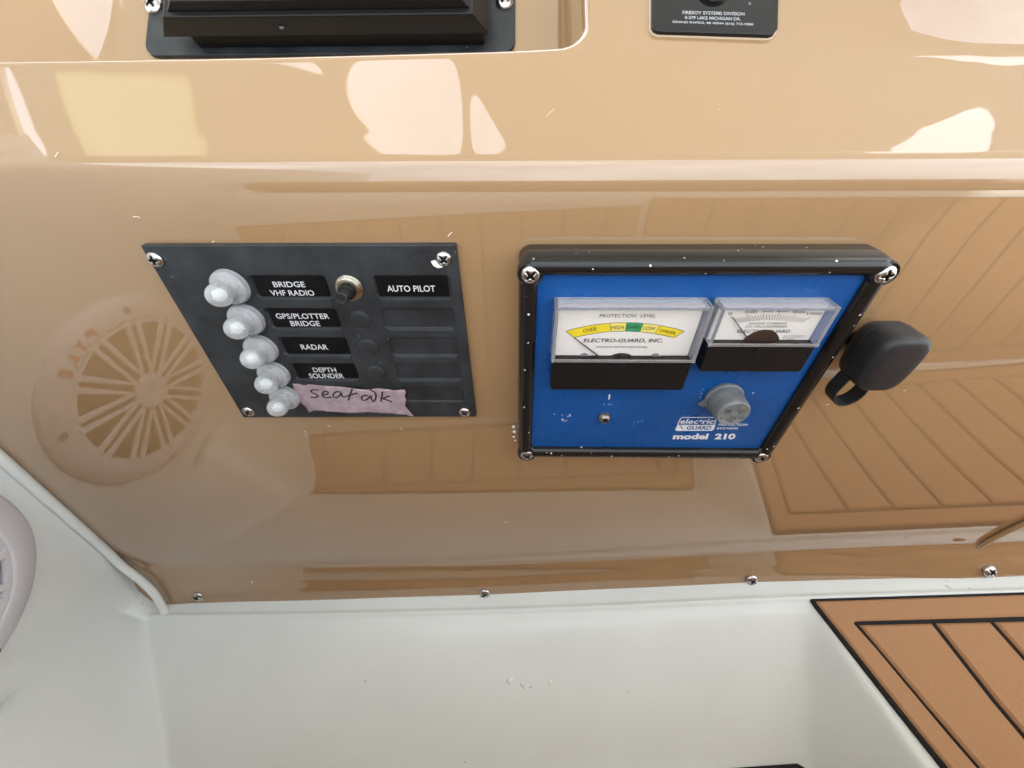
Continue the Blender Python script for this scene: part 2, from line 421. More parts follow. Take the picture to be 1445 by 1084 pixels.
def build_moulding():
    rows = [.0, .06, .09, .11, .125, .14, .15, .158, .165, .172, .18, .188, .197, .207, .22, .24, .28, .34, .42, .5, .58, .64, .68, .71, .735,
            .755, .78, .82, .9, 1.0, 1.15, 1.3, 1.45, 1.585]
    vs, fs = [], []; W = None
    for o in rows:
        line = []
        b0 = min(h_rim_t(-2.3), h_rim_t(-2.3) + (h_floor(-2.3) - h_rim_t(-2.3)) * max(0, min(1, (o - .2) / .55)))
        hs = (b0 + 1.6 * (xL(o) + 1.993 - .02 * o)) / 1.2336
        for k in range(15):
            h = 0.55 + (hs + .06 - .55) * (k / 14.) ** .8; line.append((wall_x(o, h), o, h))
        x0 = wall_x(o, hs)
        xs = [x0 + .02 + (xL(o) + .15 - x0 - .02) * k / 14 for k in range(15)]
        xs += [xL(o) + .15 + (1.2 - xL(o) - .15) * k / 20 for k in range(1, 21)]
        xs += [1.2 + .62 * k / 44 for k in range(1, 45)] + [2.0, 2.3, 2.7, 3.2, 4, 5.5]
        for x in xs: line.append((x, o, H_mould(x, o)))
        W = len(line); vs += [V(*p) for p in line]
    for j in range(len(rows) - 1):
        for i in range(W - 1): fs.append((j * W + i, j * W + i + 1, (j + 1) * W + i + 1, (j + 1) * W + i))
    # riser, seat top and the side wall going on behind the lens
    k = len(vs)
    prof = [(1.585, None), (1.61, -2.0), (1.62, -1.2), (1.62, -.5), (1.63, -.36), (1.68, -.31), (2.2, -.30), (4.2, -.32), (4.25, -.7), (4.3, -2.6)]
    xs = [-2.6, -2.2, -1.5, -.8, 0, .6, 1.2, 1.6, 2.2, 3, 4, 5.5]
    for (o, h) in prof:
        for x in xs: vs.append(V(x, o, (H_mould(x, 1.585) - .03) if h is None else h))
    for j in range(len(prof) - 1):
        for i in range(len(xs) - 1): a = k + j * len(xs) + i; fs.append((a, a + 1, a + 1 + len(xs), a + len(xs)))
    k = len(vs)
    for o in (1.585, 2.4, 4.3):
        for h in (.55, -.3, -1.2, -2.0, -3.0): vs.append(V(wall_x(o, h), o, h))
    for j in range(2):
        for i in range(4): a = k + j * 5 + i; fs.append((a, a + 1, a + 6, a + 5))
    root = thing('cockpit_moulding', 'glossy white moulded footwell and side wall below the tan console', 'cockpit moulding', V(0, .4, -2.4))
    o = mk('shell', vs, fs, WHITE, root, smooth=True)
    # bead along the side of the console, running into the rim corner
    pts = [V(wall_x(0, h) + .02, .018, h) for h in (.5, 0, -.6, -1.2, -1.6, -1.85, -2.05)]
    pts += [V(-2.27, .035, -2.17), V(-2.235, .05, -2.28), V(-2.185, .085, -2.40), V(-2.165, .125, -2.50), V(-2.16, .15, -2.56)]
    mk('raised_bead', *tube_geo(smoothpath(pts, 3), .021, 14), WHITE, root, smooth=True)
    # knocks in the gelcoat on the sloping face
    for (u, v, r) in ((720, 961, .020), (741, 968, .016), (737, 966, .009), (776, 963, .012), (838, 853, .010), (749, 970, .006)):
        q = meas_h(u, v, H_mould); n = 9; c = [q.x, q.y]
        vv = []; e = .01
        def P(x, o, dz): return V(x, o, H_mould(x, o) + dz)
        for i in range(n):
            t = 2 * math.pi * i / n; rr = r * random.uniform(.6, 1.15)
            vv.append(P(c[0] + rr * 1.3 * math.cos(t), c[1] + rr * math.sin(t), .0005))
        for i in range(n):
            t = 2 * math.pi * i / n; rr = r * random.uniform(.3, .6)
            vv.append(P(c[0] + rr * 1.3 * math.cos(t), c[1] + rr * math.sin(t), random.uniform(.004, .012)))
        ff = [(i, (i + 1) % n, n + (i + 1) % n, n + i) for i in range(n)] + [tuple(range(n, 2 * n))]
        mk('paint_chip', vv, ff, CHIP, root)
    for (u0, v0, u1, v1) in ((1333, 826, 1344, 832), (1366, 829, 1369, 832), (1335, 820, 1338, 821), (1292, 1008, 1293, 1012), (655, 1075, 657, 1076), (885, 975, 886, 977)):
        p0, p1 = meas_h(u0, v0, H_mould), meas_h(u1, v1, H_mould); d = (p1 - p0); d.z = 0; d.normalize(); n = Vector((-d.y, d.x, 0)) * .002
        mk('scuff', [V(*(p0 + n + Vector((0, 0, .0015)))), V(*(p0 - n + Vector((0, 0, .0015)))), V(*(p1 - n * .4 + Vector((0, 0, .0015)))), V(*(p1 + n * .4 + Vector((0, 0, .0015))))], [(0, 1, 2, 3)], KNOBM, root)
    return root
MOULD = build_moulding()

# =================================================================== TAN CONSOLE
edge_px = [(215, 852), (330, 853), (450, 852), (570, 851), (684, 849), (860, 843), (1060, 831), (1250, 821), (1445, 811)]
break_px = [(215, 802), (450, 803), (684, 800), (860, 793), (1060, 783), (1250, 775), (1445, 768)]
O_EDGE = .10
h_edge = interp([meas(u, v, O_EDGE) for u, v in edge_px] + [(5, -1.66)])
h_break = interp([meas(u, v, 0) for u, v in break_px] + [(5, -1.68)])
XL_, XR_ = -3.2, 5.0
def slope_c(a, t):
    """height of the upper surface over the 45 degree plane: it steepens beyond a hollow crease on the right"""
    tc = .262
    ramp = max(0, min(1, (a - .62) / .55)); ramp = ramp * ramp * (3 - 2 * ramp)
    x = t - tc; k = .03
    soft_ = (x + math.sqrt(x * x + k * k)) / 2 - 0.0
    wave = .0013 * math.sin(3.1 * a + .6) - .0004 * math.cos(9 * t + 1.2 * a)
    return ramp * soft_ * .62 + wave * min(1, max(0, (t + .01) / .06))
def SP(a, t, c=0): return SLOPE.pt(a, t, c + slope_c(a, t))
def lip_t(a):  # front lip of the instrument pocket
    return interp([(meas(u, v, 0, SLOPE)) for u, v in ((0, 90), (360, 84), (722, 76), (800, 72))])(a)
ROLL_UP = [(.03, .5), (.03, 1), (.03, 1.5), (.03, 2), (.02, 2.0), (.014, 3), (.006, 6), (.005, 8), (.005, 8), (.005, 6.5), (.006, 4), (.007, 2.5)]
def _start():
    ang = o = h = 0
    for dl, da in ROLL_UP: ang += da; o -= math.sin(math.radians(ang)) * dl; h += math.cos(math.radians(ang)) * dl
    return -.18 - o - h          # so that the roll ends exactly on the 45 degree plane
H_START = _start()
def build_console():
    root = thing('helm_console', 'glossy tan moulded console face with a ledge and instrument pocket above', 'console', V(0, 0, -1))
    xs = [XL_ + (XR_ - XL_) * i / 110 for i in range(111)]
    vs, fs = [], []
    rows = []
    def prof(x):
        he, hb = h_edge(x), h_break(x)
        L = [(O_EDGE - .02, he - .05), (O_EDGE, he - .018), (O_EDGE + .001, he - .006), (O_EDGE - .004, he)]
        for t in (.8, .6, .4, .25, .15, .08): L.append((O_EDGE * t, hb + (he - hb) * t - .0))
        # fillet into the face
        L = L[:-2] + [(.012, hb + .005), (.005, hb + .02), (.0015, hb + .04), (0, hb + .07)]
        for t in (.1, .25, .4, .55, .7, .85): L.append((0, (hb + .07) * (1 - t) + H_START * t))
        # face rolls back gently, then tightly, into the 45 degree ledge
        ang = 0; o, h = 0.0, H_START; L.append((o, h))
        for dl, da in ROLL_UP:
            ang += da; t = math.radians(ang); o -= math.sin(t) * dl; h += math.cos(t) * dl; L.append((o, h))
        return L
    end = prof(0)[-1]
    for x in xs:
        rows.append(prof(x))
    n = len(rows[0])
    for x, r in zip(xs, rows):
        for (o, h) in r: vs.append(V(x, o, h))
    for i in range(len(xs) - 1):
        for j in range(n - 1): fs.append((i * n + j, (i + 1) * n + j, (i + 1) * n + j + 1, i * n + j + 1))
    # start of the ledge in SLOPE coordinates
    q = Vector((0, end[0], end[1])) - SLOPE.P; t0 = q.dot(SLOPE.ey); c0 = q.dot(SLOPE.en)
    # pocket edge curve: along the lip, round the corner, up the right side
    aR = meas(836, 20, 0, SLOPE)[0]; rc = .085
    curve = []; outer = []
    N1 = 46
    for i in range(N1 + 1):
        a = XL_ + (aR - rc - XL_) * i / N1; curve.append((a, lip_t(a))); outer.append((a, t0))
    tl = lip_t(aR - rc)
    for i in range(1, 10):
        th = math.pi / 2 * i / 9
        curve.append((aR - rc + rc * math.sin(th), tl + rc - rc * math.cos(th)))
        outer.append((aR - rc + (XR_ - aR + rc) * (i / 9.) ** 2.2, t0))
    for i in range(1, 30):
        curve.append((aR + .0 * i, tl + rc + .05 * i)); outer.append((XR_, t0 + (.05 * i + tl + rc - t0) * i / 29 ** 1.0 * (29. / 29)))
    m = len(curve); K = 26; k0 = len(vs)
    for i in range(m):
        for j in range(K + 1):
            s = j / K
            a = outer[i][0] * (1 - s) + curve[i][0] * s; t = outer[i][1] * (1 - s) + curve[i][1] * s
            fade = max(0, 1 - (t - t0) / .05)
            vs.append(SLOPE.pt(a, t, c0 * fade + slope_c(a, t)))
    # lip rolls over and drops into the pocket
    nrm = []
    for i in range(m):
        p, q_ = curve[max(i - 1, 0)], curve[min(i + 1, m - 1)]
        d = Vector((q_[0] - p[0], q_[1] - p[1])).normalized(); nrm.append(Vector((-d.y, d.x)))
    roll = [(.004, -.001), (.012, -.006), (.019, -.015), (.023, -.027), (.026, -.05), (.035, -.11), (.045, -.16), (.052, -.182), (.066, -.195), (.085, -.2)]
    W = K + 1 + len(roll)
    vs2 = []
    for i in range(m):
        seg = vs[k0 + i * (K + 1): k0 + (i + 1) * (K + 1)]
        for (dn, dc) in roll:
            a = curve[i][0] + nrm[i].x * dn; t = curve[i][1] + nrm[i].y * dn
            seg.append(SLOPE.pt(a, t, dc + slope_c(*curve[i]) * (1 if dc > -.1 else .3)))
        vs2 += seg
    vs = vs[:k0] + vs2
    for i in range(m - 1):
        for j in range(W - 1):
            a = k0 + i * W + j; fs.append((a, a + W, a + W + 1, a + 1))
    o = mk('face', vs, fs, TAN, root, smooth=True)
    bm = bmesh.new(); bm.from_mesh(o.data); bmesh.ops.remove_doubles(bm, verts=bm.verts, dist=.0004 * 1)
    bmesh.ops.recalc_face_normals(bm, faces=bm.faces); bm.to_mesh(o.data); bm.free()
    for p in o.data.polygons: p.use_smooth = True
    # pocket back, folding towards the lens at its left end
    af = meas(172, 40, -.2, SLOPE)[0]
    vs, fs = [], []
    cols = [(XL_, .62 * .9), (af - .5, .21), (af - .12, .05), (af - .05, .018), (af - .02, .004), (af + .01, 0), (aR + .1, 0)]
    for (a, dc) in cols:
        for t in (-.1, .2, .5, .9, 1.4): vs.append(SLOPE.pt(a, t, -.2 + dc * .8))
    for i in range(len(cols) - 1):
        for j in range(4): a = i * 5 + j; fs.append((a, a + 5, a + 6, a + 1))
    mk('pocket_back', vs, fs, TAN, root, smooth=True)
    return root
CONS = build_console()

# one pan head screw with a cross recess, baked once and shared
def make_screw_mesh(dome=.010, r=.022):
    n = 24; prof = [(-.004, r * .98), (.002, r), (.005, r * .95), (.0085, r * .75), (.0105, r * .45), (.011, .0015)]
    z = Frame((0, 0, 0), (1, 0, 0), (0, 0, 1), (0, 1, 0))
    o = mk('screw_master', *lathe_geo(0, 0, prof, z, n), STEEL, smooth=True)
    w, l = r * .17, r * .58
    cross = [(w, w), (l, w * .75), (l, -w * .75), (w, -w), (w * .75, -l), (-w * .75, -l), (-w, -w), (-l, -w * .75), (-l, w * .75), (-w, w), (-w * .75, l), (w * .75, l)]
    cut(o, prism_geo(cross, .003, .03, z))
    me = o.data
    if len(me.materials) < 2: me.materials.append(DARK)
    me.materials[1] = DARK
    for p in me.polygons:
        c = p.center / S; rr = math.hypot(c.x, c.z)
        if rr < r * .6 and (p.normal.y > -.5 and -c.y < .0104 or -c.y < .0035 and rr < r * .6):
            p.material_index = 1
    bpy.data.objects.remove(o); return me
SCREW = make_screw_mesh()
def screw(a, b_, c, parent, F=WALL, scale=1.0, name='screw', rot=None, m=None):
    o = bpy.data.objects.new(name, SCREW); C.objects.link(o)
    p = F.pt(a, b_, c)
    # local x,-y,z of the mesh -> frame ex, en, ey
    bx = V(*F.ex).normalized(); bn = V(*F.en).normalized(); by = V(*F.ey).normalized()
    R = Matrix((bx, -bn, by)).transposed().to_4x4()
    rt = Matrix.Rotation(rot if rot is not None else random.uniform(0, 3), 4, 'Y')
    if parent is not None: o.parent = parent; p = p - ORG[parent.name]
    o.matrix_local = Matrix.Translation(p) @ R @ rt @ Matrix.Diagonal((scale, scale, scale, 1))
    return o
# flange screws of the console
for (u, v) in ((280, 841), (684, 837), (1060, 818), (1395, 806)):
    def Hfl(x, o):
        he, hb = h_edge(x), h_break(x); t = min(1, max(0, o / O_EDGE)); return hb + (he - hb) * t
    q = meas_h(u, v, Hfl)
    he, hb = h_edge(q.x), h_break(q.x); dn = Vector((0, hb - he, O_EDGE)).normalized()
    Ff = Frame((q.x, q.y, q.z), (1, 0, 0), (0, -dn.z, dn.y), (0, dn.y, dn.z))
    screw(0, 0, .003, CONS, Ff, 1.45)
rs = random.Random(5)
for (u0, v0, u1, v1, F_) in ((18, 66, 26, 76, 0), (33, 66, 37, 69, 0), (78, 222, 83, 215, 1), (188, 306, 198, 307, 2), (632, 334, 638, 328, 2), (752, 97, 755, 101, 1), (770, 165, 795, 145, 1),
                             (1168, 559, 1182, 559, 2), (1165, 571, 1170, 571, 2), (1275, 552, 1278, 550, 2),
                             (565, 604, 567, 606, 2), (462, 600, 466, 602, 2), (430, 608, 432, 610, 2), (712, 738, 716, 736, 2), (985, 585, 990, 584, 2), (420, 345, 424, 344, 2), (300, 342, 303, 341, 2)):
    if F_ == 0: continue
    Fr = SLOPE if F_ == 1 else WALL
    p0, p1 = meas(u0, v0, 0, Fr), meas(u1, v1, 0, Fr); mid = ((p0[0] + p1[0]) / 2, (p0[1] + p1[1]) / 2 + .002)
    mk('scratch', *stroke_geo([p0, mid, p1], .0011 if abs(u1 - u0) > 12 else .0022, .0008, Fr), mat('scratched_gelcoat_' + str(u0), (.62, .47, .32) if abs(u1 - u0) > 12 else (.85, .75, .6), rough=.6), CONS)
# small wiring tube that runs along the face on the right
def px(*pts, c, F=WALL): return [meas(u, v, c, F) for u, v in pts]

# =================================================================== BREAKER PANEL
def build_breakers():
    root = thing('breaker_panel', 'black textured circuit breaker panel with labelled rows and milky rubber boots', 'breaker panel', V(-.59, 0, -.98))
    corners = px((197.5, 346.5), (643, 345.5), (672, 588.5), (343.5, 589.5), c=.02)
    o = mk('plate', *prism_geo(corners[::-1], .0005, .02), BLACKP, root)
    geos = []
    rowh = [-.465, -.566, -.666, -.766, -.864]
    for k, hc in enumerate(rowh):
        for (a0, a1) in ((-.748, -.531), (-.402, -.190)):
            geos.append(prism_geo(rrect(a0, a1, hc - .0335, hc + .0335, .012, 3), .0125, .03))
    cut(o, join(geos))
    soft(o, .0035, 2, 25)
    # raised bars between the label slots
    for k in range(4):
        hc = (rowh[k] + rowh[k + 1]) / 2
        for (a0, a1) in ((-.742, -.537), (-.397, -.195)):
            prism('divider_bar', rrect(a0, a1, hc - .013, hc + .013, .006, 2), .0195, .0225, BLACKP, root, bev=.0015)
    for k in range(4):
        st = prism('label_strip', rrect(-.741, -.538, rowh[k] - .0305, rowh[k] + .0305, .003, 1), .012, .0155, BLACKL, root, bev=.001)
    apx = prism('label_strip', rrect(-.398, -.197, rowh[0] - .0305, rowh[0] + .0305, .003, 1), .012, .0155, BLACKL, root, bev=.001)
    T = lambda s, bl, tr: text_r('lettering', s, bl, tr, .016, LABELT, root, bold=.012)
    T('BRIDGE', (387, 405.4), (428.5, 397.5)); T('VHF RADIO', (383.3, 417.3), (441.7, 409.6))
    T('GPS/PLOTTER', (391, 450), (463, 442.6)); T('BRIDGE', (411.6, 460.3), (449.7, 453))
    T('RADAR', (426.3, 493.5), (461, 486.3))
    T('DEPTH', (443, 525.3), (472.8, 519)); T('SOUNDER', (437.8, 533.8), (483.7, 527.3))
    T('AUTO PILOT', (547.1, 411.8), (613.5, 403))
    # rubber boots over the reset buttons
    for (u, v) in ((325, 405), (348, 451), (368.5, 493), (386.5, 528.5), (402, 561)):
        a, b_ = meas(u, v, .03)
        outer = [(.0205, .048), (.023, .0505), (.030, .0505), (.0315, .049), (.033, .0500), (.0345, .0485), (.036, .0495), (.040, .0485), (.044, .0455), (.047, .040), (.049, .0335), (.053, .0305),
                 (.060, .0305), (.072, .0325), (.082, .0325), (.092, .0300), (.100, .0250), (.106, .0185), (.1095, .011), (.111, .004), (.1112, .0006)]
        inner = [(c - .0040 if r < .030 else c, max(r - .0045, .0004)) for c, r in outer[::-1]]
        bt = lathe('breaker_boot', a, b_, outer + inner, SILI, root, n=40, caps=False)
        bt.modifiers.clear()
        lathe('reset_button', a, b_, [(.070, .0155), (.086, .0155), (.090, .012), (.091, .001)], STEMW, bt, n=18)
        lathe('button_stem', a, b_, [(.02, .020), (.045, .020), (.046, .010), (.070, .010)], STEEL2, bt, n=18)
    # the one bare breaker
    a, b_ = meas(493, 407, .028)
    br = lathe('bare_breaker', a, b_, [(.0205, .036), (.026, .037), (.028, .034), (.032, .034), (.034, .030), (.040, .030), (.041, .024)], BRASS, root, n=30)
    for c in (.0285, .0345, .039): lathe('thread', a, b_, [(c - .001, .0365 if c < .03 else .0325), (c, .0375 if c < .03 else .0335), (c + .001, .0365 if c < .03 else .0325)], BRASS, br, n=30)
    lathe('collar', a, b_, [(.04, .0235), (.055, .0225), (.057, .020)], BLACKM, br, n=24)
    lathe('push_button', a, b_, [(.05, .017), (.088, .0165), (.091, .014), (.0895, .010), (.090, .001)], RUBBER, br, n=20)
    for (u, v) in ((508.5, 451.5), (520, 490.5), (531, 526.5)):
        a, b_ = meas(u, v, .022)
        lathe('blanking_plug', a, b_, [(.0195, .030), (.0225, .0298), (.0245, .027), (.0252, .014), (.0253, .001)], BLACKP, root, n=28)
    for (u, v) in ((217.5, 367.5), (626, 366.5), (655.5, 583), (350, 582)):
        screw(*meas(u, v, .026), .0205, root, scale=.96)
    # scrap of old sealant under the top right screw
    P = px((608, 369), (613, 367), (622, 372), (625, 377), (618, 378), (612, 375), c=.021)
    prism('sealant_scrap', P[::-1], .0202, .0235, CHIP, root)
    # hand-lettered tape, stuck on over the fifth row
    tape_px = [(412, 542), (436, 543), (460, 545), (490, 548), (518, 550.5), (533, 549), (552, 550), (571, 551), (572.5, 555), (571, 559), (573, 563), (572, 573), (577, 579),
               (584, 587), (565, 585.5), (549, 584), (520, 583), (495, 583.5), (472, 582), (455, 580.5), (443, 580), (435, 583.5), (431, 575), (427, 571), (423, 569), (421, 560), (416, 551)]
    poly = px(*tape_px, c=.0245)[::-1]
    # fine cloth grid clipped to the torn outline so that it can ripple
    bm = bmesh.new(); vv = [bm.verts.new((a, b_, 0)) for a, b_ in poly]; bm.faces.new(vv)
    for k in range(1, 40):
        a = -.80 + .012 * k
        bmesh.ops.bisect_plane(bm, geom=bm.verts[:] + bm.edges[:] + bm.faces[:], plane_co=(a, 0, 0), plane_no=(1, 0, 0))
    for k in range(1, 16):
        bmesh.ops.bisect_plane(bm, geom=bm.verts[:] + bm.edges[:] + bm.faces[:], plane_co=(0, -.80 - .012 * k, 0), plane_no=(0, 1, 0))
    def rip(a, b_):
        z = .0232 + .0013 * math.sin(a * 55 + b_ * 30) + .0008 * math.sin(a * 23 - b_ * 90)
        z += .004 * math.exp(-((a + .405 + (b_ + .9) * .3) / .012) ** 2)
        return z
    vs = [WALL.pt(v.co.x, v.co.y, rip(v.co.x, v.co.y)) for v in bm.verts]
    bm.verts.index_update(); fs = [tuple(v.index for v in f.verts) for f in bm.faces]; bm.free()
    org = V(-.57, .023, -.97)
    tp = thing('masking_tape', 'torn strip of mauve masking tape hand-lettered seatalk across the lowest breaker row', 'tape', org)
    t = mk('tape_strip', vs, fs, TAPE, tp, smooth=True)
    so_ = t.modifiers.new('th', 'SOLIDIFY'); so_.thickness = .0014 * S; so_.offset = -1
    K = 3.871
    strokes = [[(115, 855), (80, 852), (68, 866), (95, 877), (114, 888), (95, 897), (70, 893)],
        [(135, 884), (168, 874), (164, 860), (140, 862), (130, 884), (148, 899), (185, 890)],
        [(236, 866), (207, 862), (190, 880), (208, 898), (232, 882), (238, 864), (244, 892), (262, 892)],
        [(298, 848), (286, 878), (276, 912)], [(262, 889), (327, 869)],
        [(386, 884), (360, 880), (345, 898), (358, 914), (383, 904), (402, 880), (402, 903), (414, 920), (428, 900), (427, 868), (394, 850)],
        [(463, 864), (455, 918)], [(505, 886), (460, 903), (478, 906), (516, 919)]]
    for s in strokes:
        p = [(Vector((*meas(420 + x / K, 330 + y / K, .0245), 0))) for x, y in s]
        p = [(q.x, q.y) for q in smoothpath(p, 2)]
        vs, fs = stroke_geo(p, .0052, 0)
        vs = []
        for i, q in enumerate(p):
            a_ = Vector(p[max(i - 1, 0)]); b2 = Vector(p[min(i + 1, len(p) - 1)]); n = (b2 - a_).normalized(); n = Vector((-n.y, n.x)) * .0027
            for sgn in (1, -1):
                w = Vector(q) + n * sgn; vs.append(WALL.pt(w.x, w.y, rip(w.x, w.y) + .0012))
        mk('pen_stroke', vs, fs, INK, tp)
    return root
BRK = build_breakers()

# =================================================================== PROTECTION MONITOR BOX
def rr_loop(a0, a1, b0, b1, r, c, n=6): return [WALL.pt(x, y, c) for x, y in rrect(a0, a1, b0, b1, r, n)]
def build_monitor():
    root = thing('anode_monitor', 'black framed corrosion monitor with a blue faceplate, two dial meters and a grey knob', 'control box', V(.47, 0, -1.12))
    A0, A1, B0, B1 = .002, .930, -1.118, -.356
    prof = [(-.003, 0.0), (-.002, .05), (.0, .070), (.003, .081), (.009, .090), (.018, .0945), (.027, .0955), (.036, .093), (.044, .087), (.048, .079), (.049, .060)]
    loops = []
    for (ins, c) in prof:
        r = max(.034 - ins * .45, .012)
        loops.append(rr_loop(A0 + ins, A1 - ins, B0 + ins, B1 - ins, r, c))
    n = len(loops[0]); vs = [p for l in loops for p in l]; fs = []
    for j in range(len(loops) - 1):
        for i in range(n): k = (i + 1) % n; fs.append((j * n + i, j * n + k, (j + 1) * n + k, (j + 1) * n + i))
    fs.append(tuple(range(n)))
    fr = mk('frame', vs, fs, BLACKG, root, smooth=True)
    # screw wells in the corners
    SC = px((748.5, 388.5), (1250, 388.5), (1075, 646), (743.5, 643), c=.092)
    for (a, b_) in SC:
        lathe('screw_boss', a, b_, [(.06, .034), (.084, .034), (.0905, .031), (.0885, .0275)], BLACKG, root, n=26)
        screw(a, b_, .0875, root, scale=1.12)
    prism('faceplate', rrect(A0 + .046, A1 - .046, B0 + .046, B1 - .046, .022, 4), .060, .072, BLUE, root)
    FC = .0724
    # ---- meters
    def meter(a0, a1, btop, bmid, bbot, label):
        cT = .128
        m = mk('meter', *prism_geo(rrect(a0 + .004, a1 - .004, bbot + .003, bmid, .008, 3), .0722, cT - .003), BLACKM, root)
        m['label'] = label; soft(m, .002)
        # dial card on the bottom of the clear cover
        mk('dial_card', *prism_geo(rect(a0 + .012, a1 - .012, bmid - .005, btop - .012), .074, .100), DIAL, m)
        # clear cover: four rims and a front pane
        w = .010
        for nm, r_ in (('cover_rim', rect(a0, a1, btop - w, btop)), ('cover_rim', rect(a0, a0 + w, bmid, btop - w)), ('cover_rim', rect(a1 - w, a1, bmid, btop - w))):
            o = mk(nm, *prism_geo(r_, .0725, cT), ACRYL, m); soft(o, .0018, 2)
        mk('cover_pane', *prism_geo(rect(a0 + w, a1 - w, bmid + .0005, btop - w), cT - .004, cT - .0005), PANE, m)
        o = mk('cover_foot', *prism_geo(rect(a0, a1, bmid - .004, bmid + .0035), cT - .003, cT + .0015), ACRYL, m)
        return m
    m1 = meter(.094, .500, -.468, -.6385, -.752, 'left meter with a yellow and green protection level band')
    CD = .1005
    k1 = 6.0208
    def p1(x, y, c=CD): return meas(770 + x / k1, 410 + y / k1, c)
    def band(us, m, nm='scale_band'):
        (o0, o1, i0, i1) = us
        fo = lambda u: 272 + 2.86e-4 * (u - 675) ** 2
        fi = lambda u: 345 + 3.1e-4 * (u - 665) ** 2
        N = 8; P = [p1(o0 + (o1 - o0) * i / N, fo(o0 + (o1 - o0) * i / N)) for i in range(N + 1)]
        P += [p1(i1 + (i0 - i1) * i / N, fi(i1 + (i0 - i1) * i / N)) for i in range(N + 1)]
        vs, fs = [], []
        for i in range(N + 1): vs += [WALL.pt(*P[i], CD + .0004), WALL.pt(*P[2 * N + 1 - i], CD + .0004)]
        fs = [(2 * i, 2 * i + 1, 2 * i + 3, 2 * i + 2) for i in range(N)]
        mk(nm, vs, fs, m, m1)
        mk('scale_outline', *stroke_geo(P + [P[0]], .0014, CD + .0006), INK, m1)
    band((170, 545, 245, 555), YEL); band((545, 690, 555, 675), YEL2); band((690, 830, 675, 800), GRN)
    band((830, 975, 800, 925), YEL2); band((975, 1180, 925, 1090), YEL)
    def t1(s, q, m=INK, bold=0, nm='dial_lettering'):
        return text_q(nm, s, [(770 + x / k1, 410 + y / k1) for x, y in q], CD + .0009, m, m1, bold=bold)
    t1('PROTECTION', ((462, 200), (770, 200), (765, 230), (458, 230)), THIN); t1('LEVEL', ((812, 200), (938, 200), (933, 229), (806, 229)), THIN)
    t1('OVER', ((318, 328), (440, 308), (436, 342), (318, 360)), INK); t1('HIGH', ((562, 300), (668, 298), (662, 328), (560, 330)), INK)
    t1('SAFE', ((700, 297), (802, 299), (794, 327), (692, 325)), INK); t1('LOW', ((838, 303), (935, 310), (925, 340), (828, 332)), INK)
    t1('UNDER', ((975, 325), (1112, 350), (1100, 378), (968, 350)), INK)
    t1('ELECTRO-GUARD, INC.', ((330, 409), (1000, 409), (990, 446), (320, 446)), INK, .01)
    t1('CATHODIC PROTECTION SYSTEMS', ((428, 473), (868, 475), (862, 488), (424, 486)), THIN, .01)
    t1('1 MA DC = FS', ((100, 546), (265, 546), (262, 557), (97, 557)), THIN); t1('N-13577/8719', ((990, 545), (1200, 547), (1195, 556), (985, 554)), THIN)
    t1('MC11-0105', ((985, 563), (1120, 564), (1116, 573), (981, 572)), THIN)
    P = [p1(240, 396), p1(490, 585)]
    prism('needle', [P[0], (P[1][0] - .002, P[1][1]), (P[1][0] + .004, P[1][1]), (P[0][0] + .002, P[0][1] + .001)], CD + .004, CD + .006, INK, m1)
    for (x, y) in ((326, 568), (930, 570)):
        lathe('dial_screw', *p1(x, y, .103), [(.1004, .0135), (.103, .0135), (.104, .011), (.1042, .001)], KNOBM, m1, n=18)
    a, b_ = p1(632, 612); lathe('movement_cover', a, b_ - .022, [(.1004, .056), (.104, .055), (.105, .05), (.1052, .001)], HUBM, m1, n=36, wob=lambda i, c: 1 if i <= 18 else .3)
    a, b_ = p1(637, 634, .126)
    lathe('zero_adjuster', a, b_ - .004, [(.1245, .012), (.1275, .0115), (.128, .001)], BLACKM, m1, n=18)
    for (w, l) in ((.0016, .010), (.010, .0016)): prism('adjuster_slot', rect(a - w, a + w, b_ - .004 - l, b_ - .004 + l), .1275, .1285, DARK, m1)
    # second meter
    m2 = meter(.520, .818, -.468, -.583, -.680, 'smaller right meter with a scale from 0 to 1000')
    k2 = 6.0208
    def q2(x, y, c=CD): return meas(970 + x / k2, 410 + y / k2, c)
    def t2(s, q, m=THIN, bold=0): return text_q('dial_lettering', s, [(970 + x / k2, 410 + y / k2) for x, y in q], CD + .0009, m, m2, bold=bold)
    t2('0', ((352, 187), (387, 187), (380, 208), (345, 208))); t2('200', ((490, 170), (597, 170), (590, 194), (482, 194)))
    t2('400', ((636, 164), (740, 164), (732, 186), (630, 186))); t2('600', ((768, 164), (872, 164), (864, 186), (760, 186)))
    t2('800', ((900, 170), (1008, 170), (1000, 194), (892, 194))); t2('1000', ((1022, 186), (1154, 186), (1144, 208), (1014, 208)))
    t2('ANODE CURRENT', ((525, 272), (852, 272), (845, 289), (517, 289))); t2('DC MILLIAMPERES', ((500, 298), (850, 298), (843, 316), (494, 316)))
    t2('ELECTRO-GUARD', ((430, 333), (880, 333), (870, 360), (422, 360)), THIN, .01)
    for i, (s_, x0, x1) in enumerate((('N-13478/8190', 825, 1000), ('MC11-0110', 815, 965), ('1/79', 815, 900), ('5A5-1 MA.', 800, 925))):
        t2(s_, ((x0, 382 + 14 * i), (x1, 382 + 14 * i), (x1 - 4, 391 + 14 * i), (x0 - 4, 391 + 14 * i)), THIN)
